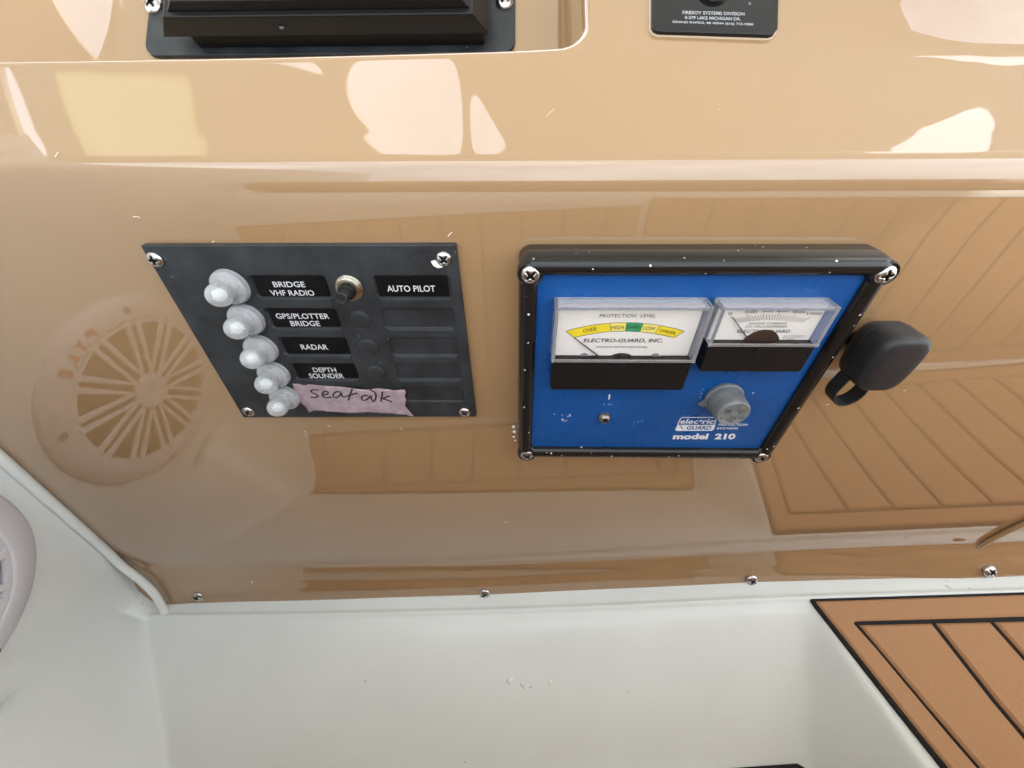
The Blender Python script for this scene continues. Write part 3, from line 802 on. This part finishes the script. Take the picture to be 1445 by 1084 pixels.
    for i in range(26):
        s = i / 25.; big = i % 5 == 0
        xt = 372 + (1048 - 372) * s; yt = 226 - 34 * math.sin(math.pi * s) + (0 if big else 14); L = 1 if big else .72
        xb = 452 + (960 - 452) * s; yb = 272 - 22 * math.sin(math.pi * s)
        if not big: xt = xb + (xt - xb) * L
        mk('scale_tick', *stroke_geo([q2(xt, yt), q2(xb, yb)], .0013, CD + .0005), THIN, m2)
    P = [q2(375, 222), q2(515, 415)]
    prism('needle', [P[0], (P[1][0] - .002, P[1][1]), (P[1][0] + .003, P[1][1]), (P[0][0] + .0015, P[0][1] + .001)], CD + .004, CD + .006, INK, m2)
    a, b_ = q2(605, 462); lathe('movement_cover', a, b_ - .004, [(.1004, .054), (.104, .053), (.105, .048), (.1052, .001)], HUBM, m2, n=36, wob=lambda i, c: 1 if i <= 18 else .3)
    for dx in (-.03, 0, .032): lathe('movement_rivet', a + dx, b_ + .008, [(.105, .006), (.109, .005), (.1095, .001)], STEEL, m2, n=12)
    a, b_ = q2(602, 520, .126); lathe('zero_adjuster', a, b_, [(.1245, .012), (.1275, .0115), (.128, .001)], BLACKM, m2, n=18)
    for (w, l) in ((.0016, .011), (.010, .0016)): prism('adjuster_slot', rect(a - w, a + w, b_ - l, b_ + l), .1275, .1285, DARK, m2)
    # ---- knob
    ka, kb = meas(1021, 562, .08)
    tooth = lambda i, c: (1.025 if (i % 2) else .975) if .088 < c < .15 else 1
    kn = lathe('selector_knob', ka, kb, [(.0725, .058), (.084, .060), (.087, .054), (.089, .0535), (.148, .050), (.153, .0485), (.156, .045), (.154, .041), (.1535, .001)], KNOBM, root, n=96, wob=tooth)
    KD = mat('stained_knob_face', (.17, .165, .15), rough=.75, col2=(.07, .065, .055), vscale=420, bump=.5, bscale=1500)
    for (dx, dy, r) in ((-.02, .015, .016), (.018, .018, .017), (0, -.02, .018), (.028, -.012, .011), (-.028, -.014, .010)):
        lathe('dirt_patch', ka + dx, kb + dy, [(.1532, r), (.1548, r * .8), (.155, .001)], KD, kn, n=12, wob=lambda i, c: .85 + .25 * math.sin(i * 2.1 + dx * 90))
    prism('pointer_lug', [(ka - .058, kb - .012), (ka - .074, kb - .03), (ka - .05, kb - .034)], .0725, .084, KNOBM, kn, bev=.002)
    # ---- jack, print
    ja, jb = meas(853, 590.5, .08)
    lathe('jack_socket', ja, jb, [(.0724, .022), (.078, .0215), (.090, .015), (.092, .012), (.091, .009), (.080, .0085)], STEEL2, root, n=28)
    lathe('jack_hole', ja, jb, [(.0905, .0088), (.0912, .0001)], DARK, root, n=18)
    kk = 3.905
    pq = lambda x, y: (760 + x / kk, 530 + y / kk)
    f = FC + .0004
    def flat(nm, pts, m=PRINT, c=f): return mk(nm, [WALL.pt(*meas(*pq(x, y), c), c) for x, y in pts], [tuple(range(len(pts)))], m, root)
    flat('emblem', [(766, 272), (975, 272), (965, 298), (955, 305), (760, 305), (752, 298)])
    mk('emblem_outline', *stroke_geo([meas(*pq(x, y), f) for x, y in ((766, 272), (783, 236), (790, 231), (970, 231), (978, 237), (966, 282))], .0035, f + .0002), PRINT, root)
    text_q('lettering', 'electric', [pq(788, 240), pq(972, 240), pq(962, 266), pq(778, 266)], f + .0003, PRINT, root, bold=.02)
    text_q('lettering', 'GUARD', [pq(822, 277), pq(956, 277), pq(946, 299), pq(812, 299)], f + .0004, BLUE, root, bold=.03)
    flat('emblem_bolt', [(776, 268), (796, 290), (790, 288), (806, 303), (780, 286), (786, 287)], BLUE, f + .0005)
    flat('emblem_bolt', [(868, 228), (900, 268), (890, 266), (905, 282), (874, 262), (884, 262)], BLUE, f + .0006)
    text_q('lettering', 'PROTECTION', [pq(996, 265), pq(1155, 265), pq(1148, 277), pq(990, 277)], f, PRINT, root, bold=.02)
    text_q('lettering', 'SYSTEMS', [pq(985, 286), pq(1102, 286), pq(1097, 297), pq(980, 297)], f, PRINT, root, bold=.02)
    text_q('lettering', 'model', [pq(745, 320), pq(938, 320), pq(930, 352), pq(738, 352)], f, PRINT, root, bold=.045)
    text_q('lettering', '210', [pq(976, 320), pq(1088, 320), pq(1080, 352), pq(968, 352)], f, PRINT, root, bold=.045)
    # worn remains of the legends
    flat('worn_print', [(388, 104), (396, 104), (391, 132), (383, 132)])
    rnd = random.Random(3)
    for (x, y, r) in ((360, 160, 4), (385, 158, 3), (398, 160, 3), (88, 213, 3), (130, 218, 3), (172, 218, 5), (162, 226, 4), (176, 224, 3), (130, 244, 5), (140, 250, 4), (153, 248, 4),
                      (135, 240, 3), (525, 257, 3), (549, 255, 3), (570, 252, 3), (906, 76, 3), (898, 100, 3), (892, 118, 4), (890, 128, 3), (904, 172, 3), (1183, 96, 5), (895, 88, 2), (1150, 268, 3)):
        n = 7; flat('worn_print', [(x + r * rnd.uniform(.6, 1.2) * math.cos(t * 6.283 / n), y + r * .9 * rnd.uniform(.6, 1.2) * math.sin(t * 6.283 / n)) for t in range(n)])
    # smear of old sealant beside the frame
    for (u, v, r) in ((725, 603, .008), (726, 610, .009), (725, 617, .006), (727, 622, .005)):
        a, b_ = meas(u, v, .002); lathe('sealant_fleck', a, b_, [(.0004, r), (.004, r * .5), (.0045, .0005)], CHIP, root, n=8, wob=lambda i, c: .7 + .5 * ((i * 37) % 5) / 5)
    return root
MON = build_monitor()

# =================================================================== RUBBER CAP ON ITS LOOP
def build_cap():
    a0, b0 = 1.040, -.640
    root = thing('rubber_plug', 'black rubber plug with a strap loop, stuck into the console beside the monitor box', 'plug', V(a0, .02, b0 - .1))
    prof = [(.040, .82), (.044, .92), (.052, .97), (.07, 1.0), (.12, 1.0), (.136, .985), (.145, .95), (.151, .89), (.154, .80), (.155, .6)]
    base = []
    hw, hh = .068, .093
    n = 48
    def outline(t):
        e = 3.8; c, s = math.cos(t), math.sin(t)
        r = (abs(c) ** e + abs(s) ** e) ** (-1 / e)
        x = r * c; y = r * s
        x *= (1.0 - .16 * (y < 0) * abs(y) + .0 * y)      # narrower towards the foot
        return x * hw, y * hh
    vs, fs = [], []
    for (c, k) in prof:
        for i in range(n):
            x, y = outline(2 * math.pi * i / n); ins = (1 - k) * .09
            L = math.hypot(x, y); x *= (L - ins) / L; y *= (L - ins) / L
            vs.append(WALL.pt(a0 + x, b0 + y, c))
    for j in range(len(prof) - 1):
        for i in range(n): k = (i + 1) % n; fs.append((j * n + i, j * n + k, (j + 1) * n + k, (j + 1) * n + i))
    fs += [tuple(range(n)), tuple(range((len(prof) - 1) * n, len(prof) * n))]
    sm = []
    for i in range(n):
        x, y = outline(2 * math.pi * i / n); sm.append(WALL.pt(a0 + x, b0 + y, .078))
    mk('moulding_seam', *tube_geo(sm, .0011, 6, closed=True), RUBBER, root, smooth=True)
    mk('grip', vs, fs, RUBBER, root, smooth=True)
    lathe('stem', a0, b0, [(.0, .030), (.006, .036), (.012, .034), (.014, .022), (.06, .022)], BLACKM, root, n=24)
    # strap loop: a flat band in the plane of the wall
    loop = []
    for i in range(41):
        t = math.radians(-20 + 220 * i / 40 + 180)
        loop.append((a0 - .012 + .044 * math.cos(t), b0 - .135 + .052 * math.sin(t)))
    loop = [(a0 - .046, b0 - .08)] + loop[1:-1] + [(a0 + .024, b0 - .08)]
    w = .0055; vs, fs = [], []
    for i, p in enumerate(loop):
        q0 = Vector(loop[max(i - 1, 0)]); q1 = Vector(loop[min(i + 1, len(loop) - 1)]); d = (q1 - q0).normalized(); nn = Vector((-d.y, d.x)) * w / 2; P = Vector(p)
        for (s, c) in ((1, .06), (1, .105), (-1, .105), (-1, .06)): vs.append(WALL.pt(*(P + nn * s), c))
    for i in range(len(loop) - 1):
        for k in range(4): fs.append((4 * i + k, 4 * i + (k + 1) % 4, 4 * i + 4 + (k + 1) % 4, 4 * i + 4 + k))
    o = mk('strap_loop', vs, fs, RUBBER, root); soft(o, .0015)
    return root
build_cap()

# =================================================================== CONTROL PLAQUE (top right) AND RADIO (in the pocket)
def build_plaque():
    F = SLOPE
    root = thing('warning_plaque', 'black acrylic plaque with small white address lines, on the upper tan ledge', 'plaque', SLOPE.pt(.28, .33, 0))
    q = [meas(u, v, .013, F) for u, v in ((920, -70), (920, 36), (923, 41), (929, 44), (1086, 49), (1093, 47), (1098, 40), (1101, -70))]
    PB = mat('glossy_black_acrylic', (.006, .007, .010), rough=.08, spec=.5, extra=specks(260, .9, (.12, .14, .18, 1), .2))
    prism('plate', q, .0008, .013, PB, root, F=F, bev=.0022)
    # sealant line round the edge
    pts = [SLOPE.pt(a, t, .001) for a, t in q]
    mk('sealant_line', *tube_geo(pts, .0034, 6), mat('clear_sealant', (.50, .38, .26), rough=.35), root, smooth=True)
    a, t = meas(1007, -14, .013, F)
    lathe('ring', a, t, [(.0131, .040), (.019, .038), (.020, .033), (.0175, .027), (.0135, .026)], BLACKM, root, F=F, n=32)
    k = 4.8167
    for s, Q in (('FIREBOY SYSTEMS DIVISION', ((497, 73), (918, 88), (918, 107), (497, 96))), ('0-379 LAKE MICHIGAN DR.', ((512, 108), (893, 121), (893, 141), (512, 130))),
                 ('GRAND RAPIDS, MI 49544 (616) 735-9380', ((428, 140), (978, 159), (978, 179), (428, 161)))):
        text_q('lettering', s, [(860 + x / k, y / k) for x, y in Q], .0134, GREYP, root, F=F, bold=.02)
build_plaque()
def build_radio():
    F = Frame(SLOPE.model(0, 0, -.2), SLOPE.ex, SLOPE.ey, SLOPE.en)
    root = thing('instrument_unit', 'black marine instrument with a thick frame, inside the pocket of the tan ledge', 'instrument', F.pt(-.3, .3, 0))
    m = lambda u, v, c: meas(u, v, c, F)
    aL, aR = m(207, 40, .012)[0], m(727, 40, .012)[0]; b0 = m(460, 76, .012)[1]
    prism('mounting_plate', rrect(aL, aR, b0, b0 + .62, .04, 5), .0006, .012, BLACKP, root, F=F, bev=.002)
    for (u, v) in ((215, 6), (712, 0)):
        screw(*m(u, v, .018), .012, root, F, 1.25, m=None)
    # body: stepped bevels
    l0, l1 = m(229, 30, .10)[0], m(690, 30, .10)[0]
    yb = m(460, 51, .055)[1]; ymid = m(460, 22, .12)[1]; y2 = m(460, 17, .115)[1]; y3 = m(460, 3, .135)[1]
    def frust(nm, r0, r1, c0, c1, mt, seg=1, bev=.004):
        vs = [F.pt(a, b_, c0) for a, b_ in rect(*r0)] + [F.pt(a, b_, c1) for a, b_ in rect(*r1)]
        fs = [(0, 1, 2, 3), (4, 5, 6, 7)] + [(i, (i + 1) % 4, 4 + (i + 1) % 4, 4 + i) for i in range(4)]
        o = mk(nm, vs, fs, mt, root); soft(o, bev, 3); return o
    frust('housing', (l0 + .03, l1 - .02, yb + .012, yb + .5), (l0 + .03, l1 - .02, yb + .012, yb + .5), .012, .055, BLACKM)
    frust('bezel', (m(231, 45, .055)[0], m(690, 45, .055)[0], yb, yb + .5), (m(229, 22, .12)[0], m(666, 20, .12)[0], ymid, yb + .48), .0552, .120, BLACKM)
    frust('inner_bezel', (m(236, 14, .12)[0], m(663, 14, .12)[0], y2, yb + .46), (m(240, 8, .14)[0], m(650, 8, .14)[0], y3, yb + .44), .1202, .142, BLACKM, bev=.002)
    SCR = mat('grey_screen', (.10, .12, .14), rough=.12, spec=.6)
    prism('screen', rect(l0 + .25, l1 - .12, y3 + .003, yb + .42), .1422, .1435, SCR, root, F=F)
    prism('maker_mark', rrect(m(396, 30, .09)[0] - .004, m(396, 30, .09)[0] + .008, (yb + ymid) / 2 - .006, (yb + ymid) / 2 + .008, .003, 2), .085, .0885, KNOBM, root, F=F)
build_radio()

# =================================================================== FOAM DECK MATS
def slab(nm, poly, H, z0, z1, m, parent, inset=.006):
    """foam piece lying on surface H: poly in (x, o), chamfered top edge"""
    n = len(poly); cx = sum(p[0] for p in poly) / n; cy = sum(p[1] for p in poly) / n
    def shrink(k):
        out = []
        for i in range(n):
            p0, p, p1 = Vector(poly[i - 1]), Vector(poly[i]), Vector(poly[(i + 1) % n])
            e0 = (p - p0).normalized(); e1 = (p1 - p).normalized()
            n0 = Vector((-e0.y, e0.x)); n1 = Vector((-e1.y, e1.x)); s = 1 if area > 0 else -1
            bis = (n0 + n1); L = bis.length
            bis = bis / L if L > 1e-6 else n0
            out.append(p + bis * s * k / max(.35, bis.dot(n0)))
        return out
    area = sum(poly[i - 1][0] * poly[i][1] - poly[i][0] * poly[i - 1][1] for i in range(n))
    rings = [(0, z0), (0, z1 - inset * .9), (inset, z1)]
    vs = []
    for k, z in rings:
        for p in shrink(k) if k else [Vector(q) for q in poly]: vs.append(V(p.x, p.y, H(p.x, p.y) + z))
    fs = [tuple(range(n)), tuple(range(2 * n, 3 * n))]
    for j in (0, 1):
        for i in range(n): k = (i + 1) % n; fs.append((j * n + i, j * n + k, (j + 1) * n + k, (j + 1) * n + i))
    return mk(nm, vs, fs, m, parent)
def build_platform_mat():
    H = lambda x, o: h_plat(x)
    root = thing('foam_mat', 'tan foam plank mat with black joints on the raised step at the lower right', 'deck mat', V(1.6, .3, -2.12), 'faux teak foam mats')
    O0, O1 = .183, 1.535; e = lambda o: 1.517 + .235 * (o - .184) * (1 + .25 * max(0, o - .8))     # left edge
    back = lambda x: O0 - .004 * (x - 1.5)
    base = [(e(.2) - .0, back(1.53)), (1.53, back(1.53) - .004), (5.2, back(5.2)), (5.2, O1)] + [(e(o), o) for o in (1.5, 1.2, .9, .6, .35, .215)]
    slab('mat_base', base, H, .001, .016, FOAMB, root, .004)
    z0, z1 = .0162, .030
    b_o = .195; b_i = .288; w = .112
    # border frame in four pieces meeting end to end
    slab('border_plank', [(e(.2) + .016, b_o), (5.1, b_o - .013), (5.1, b_i - .015), (e(b_i) + w + .012, b_i), (e(b_i) + w - .004, b_i + .010), (e(.40) + w, .40), (e(.7) + w, .70), (e(1.1) + w, 1.1), (e(1.36) + w, 1.36),
                          (e(1.36) + w, 1.36), (e(1.48) + w, 1.485), (e(1.48) + .02, 1.485), (e(1.1) + .016, 1.1), (e(.7) + .016, .70), (e(.35) + .016, .35), (e(.215) + .014, .212)], H, z0, z1, FOAM, root, .008)
    slab('border_plank', [(e(1.48) + w + .002, 1.375), (5.1, 1.36), (5.1, 1.475), (e(1.48) + w + .002, 1.485)], H, z0, z1, FOAM, root, .006)
    oi = b_i + .018; oe = 1.355; g = .011
    xl = lambda o: e(o) + w + .016
    jo = [2.003, 2.256, 2.52, 2.79, 3.06, 3.33, 3.60, 3.87, 4.14, 4.41, 4.68, 4.95]
    ln = lambda x0, o: x0 + .035 * (o - .3) + .10 * max(0, o - .7)
    prev = None
    for i in range(len(jo)):
        rj = lambda o, j=jo[i]: ln(j, o) - g
        lj = (lambda o: xl(o)) if i == 0 else (lambda o, j=jo[i - 1]: ln(j, o) + g)
        pts = [(lj(o), o) for o in (oi, .6, 1.0, oe)] + [(rj(o), o) for o in (oe, 1.0, .6, oi)]
        slab('plank', pts, H, z0, z1, FOAM, root, .009)
def build_floor_mat():
    H = lambda x, o: h_floor(x)
    root = thing('foam_mat', 'tan foam mat on the footwell floor, its black corner at the bottom edge', 'deck mat', V(0, .9, -2.6), 'faux teak foam mats')
    L = lambda o: -1.80 - .50 * max(0, o - .98); R = lambda o: 1.375 + .20 * (o - .75) * 1.3
    base = [(L(.77) + .03, .855), (.8, .782), (R(.76) - .06, .752), (R(.79) - .004, .785), (R(1.59), 1.59), (L(1.59), 1.59), (L(.79), .79)]
    slab('mat_base', base, H, .006, .022, FOAMB, root, .004)
    z0, z1 = .0222, .036; a, w = .016, .10
    slab('border_plank', [(L(.77) + .04, .872), (.8, .80), (R(.76) - .07, .768), (R(.79) - .02, .79), (R(.91) - .02, .905), (L(.9) + .02, .905), (L(.8) + .018, .79)], H, z0, z1, FOAM, root, .008)
    slab('border_plank', [(L(.921) + .02, .921), (L(.921) + .14, .921), (L(1.52) + .14, 1.52), (L(1.52) + .02, 1.52)], H, z0, z1, FOAM, root, .008)
    slab('border_plank', [(R(.921) - .13, .921), (R(.921) - .02, .921), (R(1.52) - .02, 1.52), (R(1.52) - .13, 1.52)], H, z0, z1, FOAM, root, .008)
    jo = [-1.148, -.743, -.379, .01, .399, .772, 1.144]; g = .011
    ln = lambda x0, o: x0 + (x0 - .1) * .16 * (o - .9)
    for i in range(len(jo) + 1):
        l = (lambda o: L(o) + .158) if i == 0 else (lambda o, j=jo[i - 1]: ln(j, o) + g)
        r = (lambda o: R(o) - .148) if i == len(jo) else (lambda o, j=jo[i]: ln(j, o) - g)
        if r(.921) - l(.921) < .03: continue
        slab('plank', [(l(.921), .921), (r(.921), .921), (r(1.52), 1.52), (l(1.52), 1.52)], H, z0, z1, FOAM, root, .009)
def build_riser_mat(lab, x0, x1, htop0, htop1, hb0, hb1, joints, nm='foam_mat'):
    F = Frame((0, 1.618, 0), (-1, 0, 0), (0, 0, 1), (0, -1, 0))      # faces the console
    root = thing(nm, lab, 'deck mat', V((x0 + x1) / 2, 1.6, hb0), 'faux teak foam mats')
    top = lambda x: htop0 + (htop1 - htop0) * (x - x0) / (x1 - x0); bot = lambda x: hb0 + (hb1 - hb0) * (x - x0) / (x1 - x0)
    P = lambda x, h: (-x, h)
    prism('mat_base', [P(x0, bot(x0)), P(x1, bot(x1)), P(x1, top(x1)), P(x0, top(x0))], .002, .016, FOAMB, root, F=F)
    w = .13
    def board(n_, pts):
        prism(n_, [P(*p) for p in pts], .0162, .028, FOAM, root, F=F)
    g = .010
    board('border_plank', [(x0 + g, bot(x0) + g), (x1 - g, bot(x1) + g), (x1 - g, bot(x1) + w), (x0 + g, bot(x0) + w)])
    board('border_plank', [(x0 + g, bot(x0) + w + g), (x0 + w, bot(x0) + w + g), (x0 + w, top(x0) - g), (x0 + g, top(x0) - g)])
    board('border_plank', [(x1 - w, bot(x1) + w + g), (x1 - g, bot(x1) + w + g), (x1 - g, top(x1) - g), (x1 - w, top(x1) - g)])
    js = [x0 + w] + [j for j in joints if x0 + w + .05 < j < x1 - w - .05] + [x1 - w]
    for i in range(len(js) - 1):
        l, r = js[i] + g, js[i + 1] - g
        board('plank', [(l, bot(l) + w + 2 * g), (r, bot(r) + w + 2 * g), (r, top(r) - g), (l, top(l) - g)])
build_platform_mat(); build_floor_mat()
build_riser_mat('tan foam plank panel on the upright beyond the raised step', .83, 4.3, -.40, -.40, -2.12, -1.84, [.934 + .292 * i for i in range(-1, 12)])
build_riser_mat('tan foam plank panel on the upright facing the footwell, with sloping top', -1.9, .77, -.75, -.50, -2.80, -2.57, [-1.6 + .27 * i for i in range(10)])

# =================================================================== SPEAKER ON THE SIDE WALL
def build_speaker():
    c = Vector((-2.185, .645, -1.42))
    v1 = Vector((.02, 1, 0)).normalized(); v2 = Vector((.146, 0, 1)); v2 = (v2 - v1 * v1.dot(v2)).normalized()
    nn = v1.cross(v2)
    if nn.x < 0: nn = -nn
    c.x = wall_x(c.y, c.z)
    # ex runs towards the console (-o), ey up, en into the cockpit
    F = Frame(c, -v1, v2, nn)
    root = thing('round_speaker', 'round pale speaker with a spoked grille on the white side wall at the left edge', 'speaker', F.pt(0, 0, 0))
    R = .54
    lathe('trim_ring', 0, 0, [(.0, R), (.012, R), (.03, R - .02), (.045, R - .07), (.050, R - .105), (.048, R - .118), (.040, R - .123), (.03, R - .13), (.004, R - .13)], SPKW, root, F=F, n=72, caps=False)
    lathe('cone', 0, 0, [(.006, R - .12), (.004, .2), (.002, .001)], DARK, root, F=F, n=48)
    ro = R - .12
    rim = lathe('grille_rim', 0, 0, [(.034, ro + .01), (.046, ro + .008), (.047, ro - .02), (.034, ro - .025), (.034, ro + .01)], SPKW, root, F=F, n=72, caps=False)
    lathe('grille_hub', 0, 0, [(.036, .105), (.056, .10), (.060, .085), (.060, .03), (.055, .025), (.055, .001)], SPKW, root, F=F, n=40)
    for i in range(12):
        a0 = 2 * math.pi * i / 12
        for s, wd in ((-1, .011), (1, .011)):
            a1 = a0 + s * .19
            p0 = (math.cos(a0 - s * .03) * .09, math.sin(a0 - s * .03) * .09); p1 = (math.cos(a1) * (ro - .005), math.sin(a1) * (ro - .005))
            d = (Vector(p1) - Vector(p0)).normalized(); n_ = Vector((-d.y, d.x))
            q = [Vector(p0) + n_ * wd * .7, Vector(p0) - n_ * wd * .7, Vector(p1) - n_ * wd * 1.5, Vector(p1) + n_ * wd * 1.5]
            prism('grille_spoke', [(v.x, v.y) for v in q], .038, .052, SPKW, root, F=F, bev=.003)
    for i in range(4):
        t = math.radians(14 + 90 * i); r = R - .06
        lathe('screw_hole', r * math.cos(t), r * math.sin(t), [(.044, .018), (.050, .016), (.046, .010), (.040, .001)], KNOBM, root, F=F, n=16)
    # lettering on the ring, read downwards, tops of the letters outwards
    for i, (ch, w) in enumerate((('P', .034), ('Y', .038), ('L', .030), ('E', .030))):
        t = math.radians(77 - 9.0 * i); r0, r1 = R - .095, R - .045
        er = Vector((math.cos(t), math.sin(t))); et = Vector((math.sin(t), -math.cos(t)))
        m_ = er * r0; bl = m_ - et * w / 2 * 1.2; br = m_ + et * w / 2 * 1.2; tl = bl + er * (r1 - r0)
        text_ab('ring_lettering', ch, bl, br, tl, .0515, REDP, root, F=F, bold=.03)
build_speaker()

# =================================================================== TAN TUBE AT THE RIGHT EDGE OF THE CONSOLE
def build_cable():
    p = [(1.0, meas(1372, 777, .006)), (1.0, meas(1395, 763, .01)), (1, meas(1445, 738, .012)), (1, meas(1560, 690, .014))]
    pts = [WALL.pt(*p[0][1], .006), WALL.pt(*p[1][1], .010), WALL.pt(*p[2][1], .012), WALL.pt(*p[3][1], .014)]
    root = thing('support_rod', 'thin tan rod from a small metal fitting at the right foot of the console', 'rod', pts[0])
    mk('rod', *tube_geo(smoothpath(pts, 2), .011, 12), TAN, root, smooth=True)
    a, b_ = meas(1374, 776, .004)
    lathe('fitting', a, b_, [(.0005, .022), (.006, .020), (.010, .012), (.011, .001)], STEEL, root, n=18)
build_cable()

# =================================================================== CANOPY OVERHEAD, HATCHES, WATER
TOPM = mat('beige_hardtop', (.46, .41, .35), rough=.6)
def build_canopy():
    H = 8.0
    root = thing('canopy', 'beige hard canopy overhead with openings shaped for bright patches, seen only in reflections', 'canopy', V(0, 0, H))
    cu = bpy.data.curves.new('c', 'CURVE'); cu.dimensions = '2D'; cu.fill_mode = 'BOTH'; cu.extrude = .01
    def loop(pts):
        s = cu.splines.new('POLY'); s.points.add(len(pts) - 1); s.use_cyclic_u = True
        for i, (x, o) in enumerate(pts): s.points[i].co = (x * S, -o * S, 0, 1)
    loop([(-12.5, -4.2), (12.5, -4.2), (12.5, 4.2), (-12.5, 4.2)])  # edges set to keep direct sun off the console
    rectangle = [(-9.25, 1.17), (-6.7, 1.22), (-6.15, -.14), (-8.75, -.17)]
    for L in HOLES: loop([(p.x, p.y) for p in smoothpath([Vector((x, o, 0)) for x, o in L], 2, True)])
    loop(rectangle)
    o = bpy.data.objects.new('c', cu); C.objects.link(o); o.location = V(0, 0, H)
    dg = bpy.context.evaluated_depsgraph_get(); dg.update()
    me = bpy.data.meshes.new_from_object(o.evaluated_get(dg), depsgraph=dg); me.name = 'hardtop_sheet'
    bpy.data.objects.remove(o)
    me.materials.clear(); me.materials.append(TOPM)
    c = bpy.data.objects.new('hardtop_sheet', me); C.objects.link(c); c.parent = root; ORG[c.name] = ORG[root.name]
    mk('hatch_glazing', [V(x, o_, H - .05) for x, o_ in rectangle] + [V(x, o_, H + .02) for x, o_ in rectangle],
       [(0, 1, 2, 3), (4, 5, 6, 7), (0, 1, 5, 4), (1, 2, 6, 5), (2, 3, 7, 6), (3, 0, 4, 7)], HATCH, root)
Dsh = [(-3.35, -.1), (-3.0, -.35), (-2.2, -.45), (-1.4, -.38), (-1.15, -.1), (-1.2, 1.2), (-1.5, 1.3), (-2.3, 1.25), (-2.9, .95), (-3.4, .4)]
HOLES = [Dsh, [(-1.02, 0.0), (-.5, .75), (-.2, 1.22), (-1.05, 1.27)], [(-9.25, -.28), (-8.9, -.28)[:1] + (-.28,), (-9.75, 1.1), (-10.2, 1.17)],
         [(-5.3, -.36), (-3.9, -.34), (-3.65, -.05), (-4.3, -.22)],
         [(6.75, 1.36), (7.9, .9), (9.05, .34), (9.95, 1.3), (8.4, 1.42)], [(9.45, .1), (10.6, -.3), (12, .2), (12, 1.4), (10.6, 1.35)],
         [(7.9, -1.2), (8.3, -.35), (12, -.35), (12, -1.7), (7.7, -1.7)]]  # openings shaped to mirror as bright sky patches in the ledge
HOLES[2] = [(-9.75, -.28), (-9.42, -.28), (-9.95, 1.12), (-10.35, 1.15)]
build_canopy()
w = mk('water', [V(x, o, -14) for x, o in ((-900, -900), (900, -900), (900, 900), (-900, 900))], [(0, 1, 2, 3)], WATER)
w['kind'] = 'structure'
bounce_deck = mk('deck', [V(x, o, -2.95) for x, o in ((-16, -9), (18, -9), (18, 22), (-16, 22))] + [V(x, o, -3.3) for x, o in ((-16, -9), (18, -9), (18, 22), (-16, 22))],
        [(0, 1, 2, 3), (4, 5, 6, 7), (0, 1, 5, 4), (1, 2, 6, 5), (2, 3, 7, 6), (3, 0, 4, 7)], WHITE)
bounce_deck['kind'] = 'structure'  # white deck added out of view to bounce sunlight into the cockpit

def build_added_bench():
    VIN = mat('beige_vinyl', (.40, .31, .22), rough=.5, bump=.2, bscale=500)
    root = thing('bench', 'beige vinyl bench added behind the lens to dim the console and tint its reflections', 'seat', V(0, 4.3, -.3))
    def bx(nm, x0, x1, o0, o1, h0, h1):
        vs = [V(x, o, h) for x in (x0, x1) for o in (o0, o1) for h in (h0, h1)]
        fs = [(0, 1, 3, 2), (4, 5, 7, 6), (0, 1, 5, 4), (2, 3, 7, 6), (0, 2, 6, 4), (1, 3, 7, 5)]
        soft(mk(nm, vs, fs, VIN, root), .1, 4)
    bx('seat_cushion', -1.8, 5, 1.66, 4.2, -.295, -.12)  # unseen cushion added to cover the bright riser cap in reflections
build_added_bench()
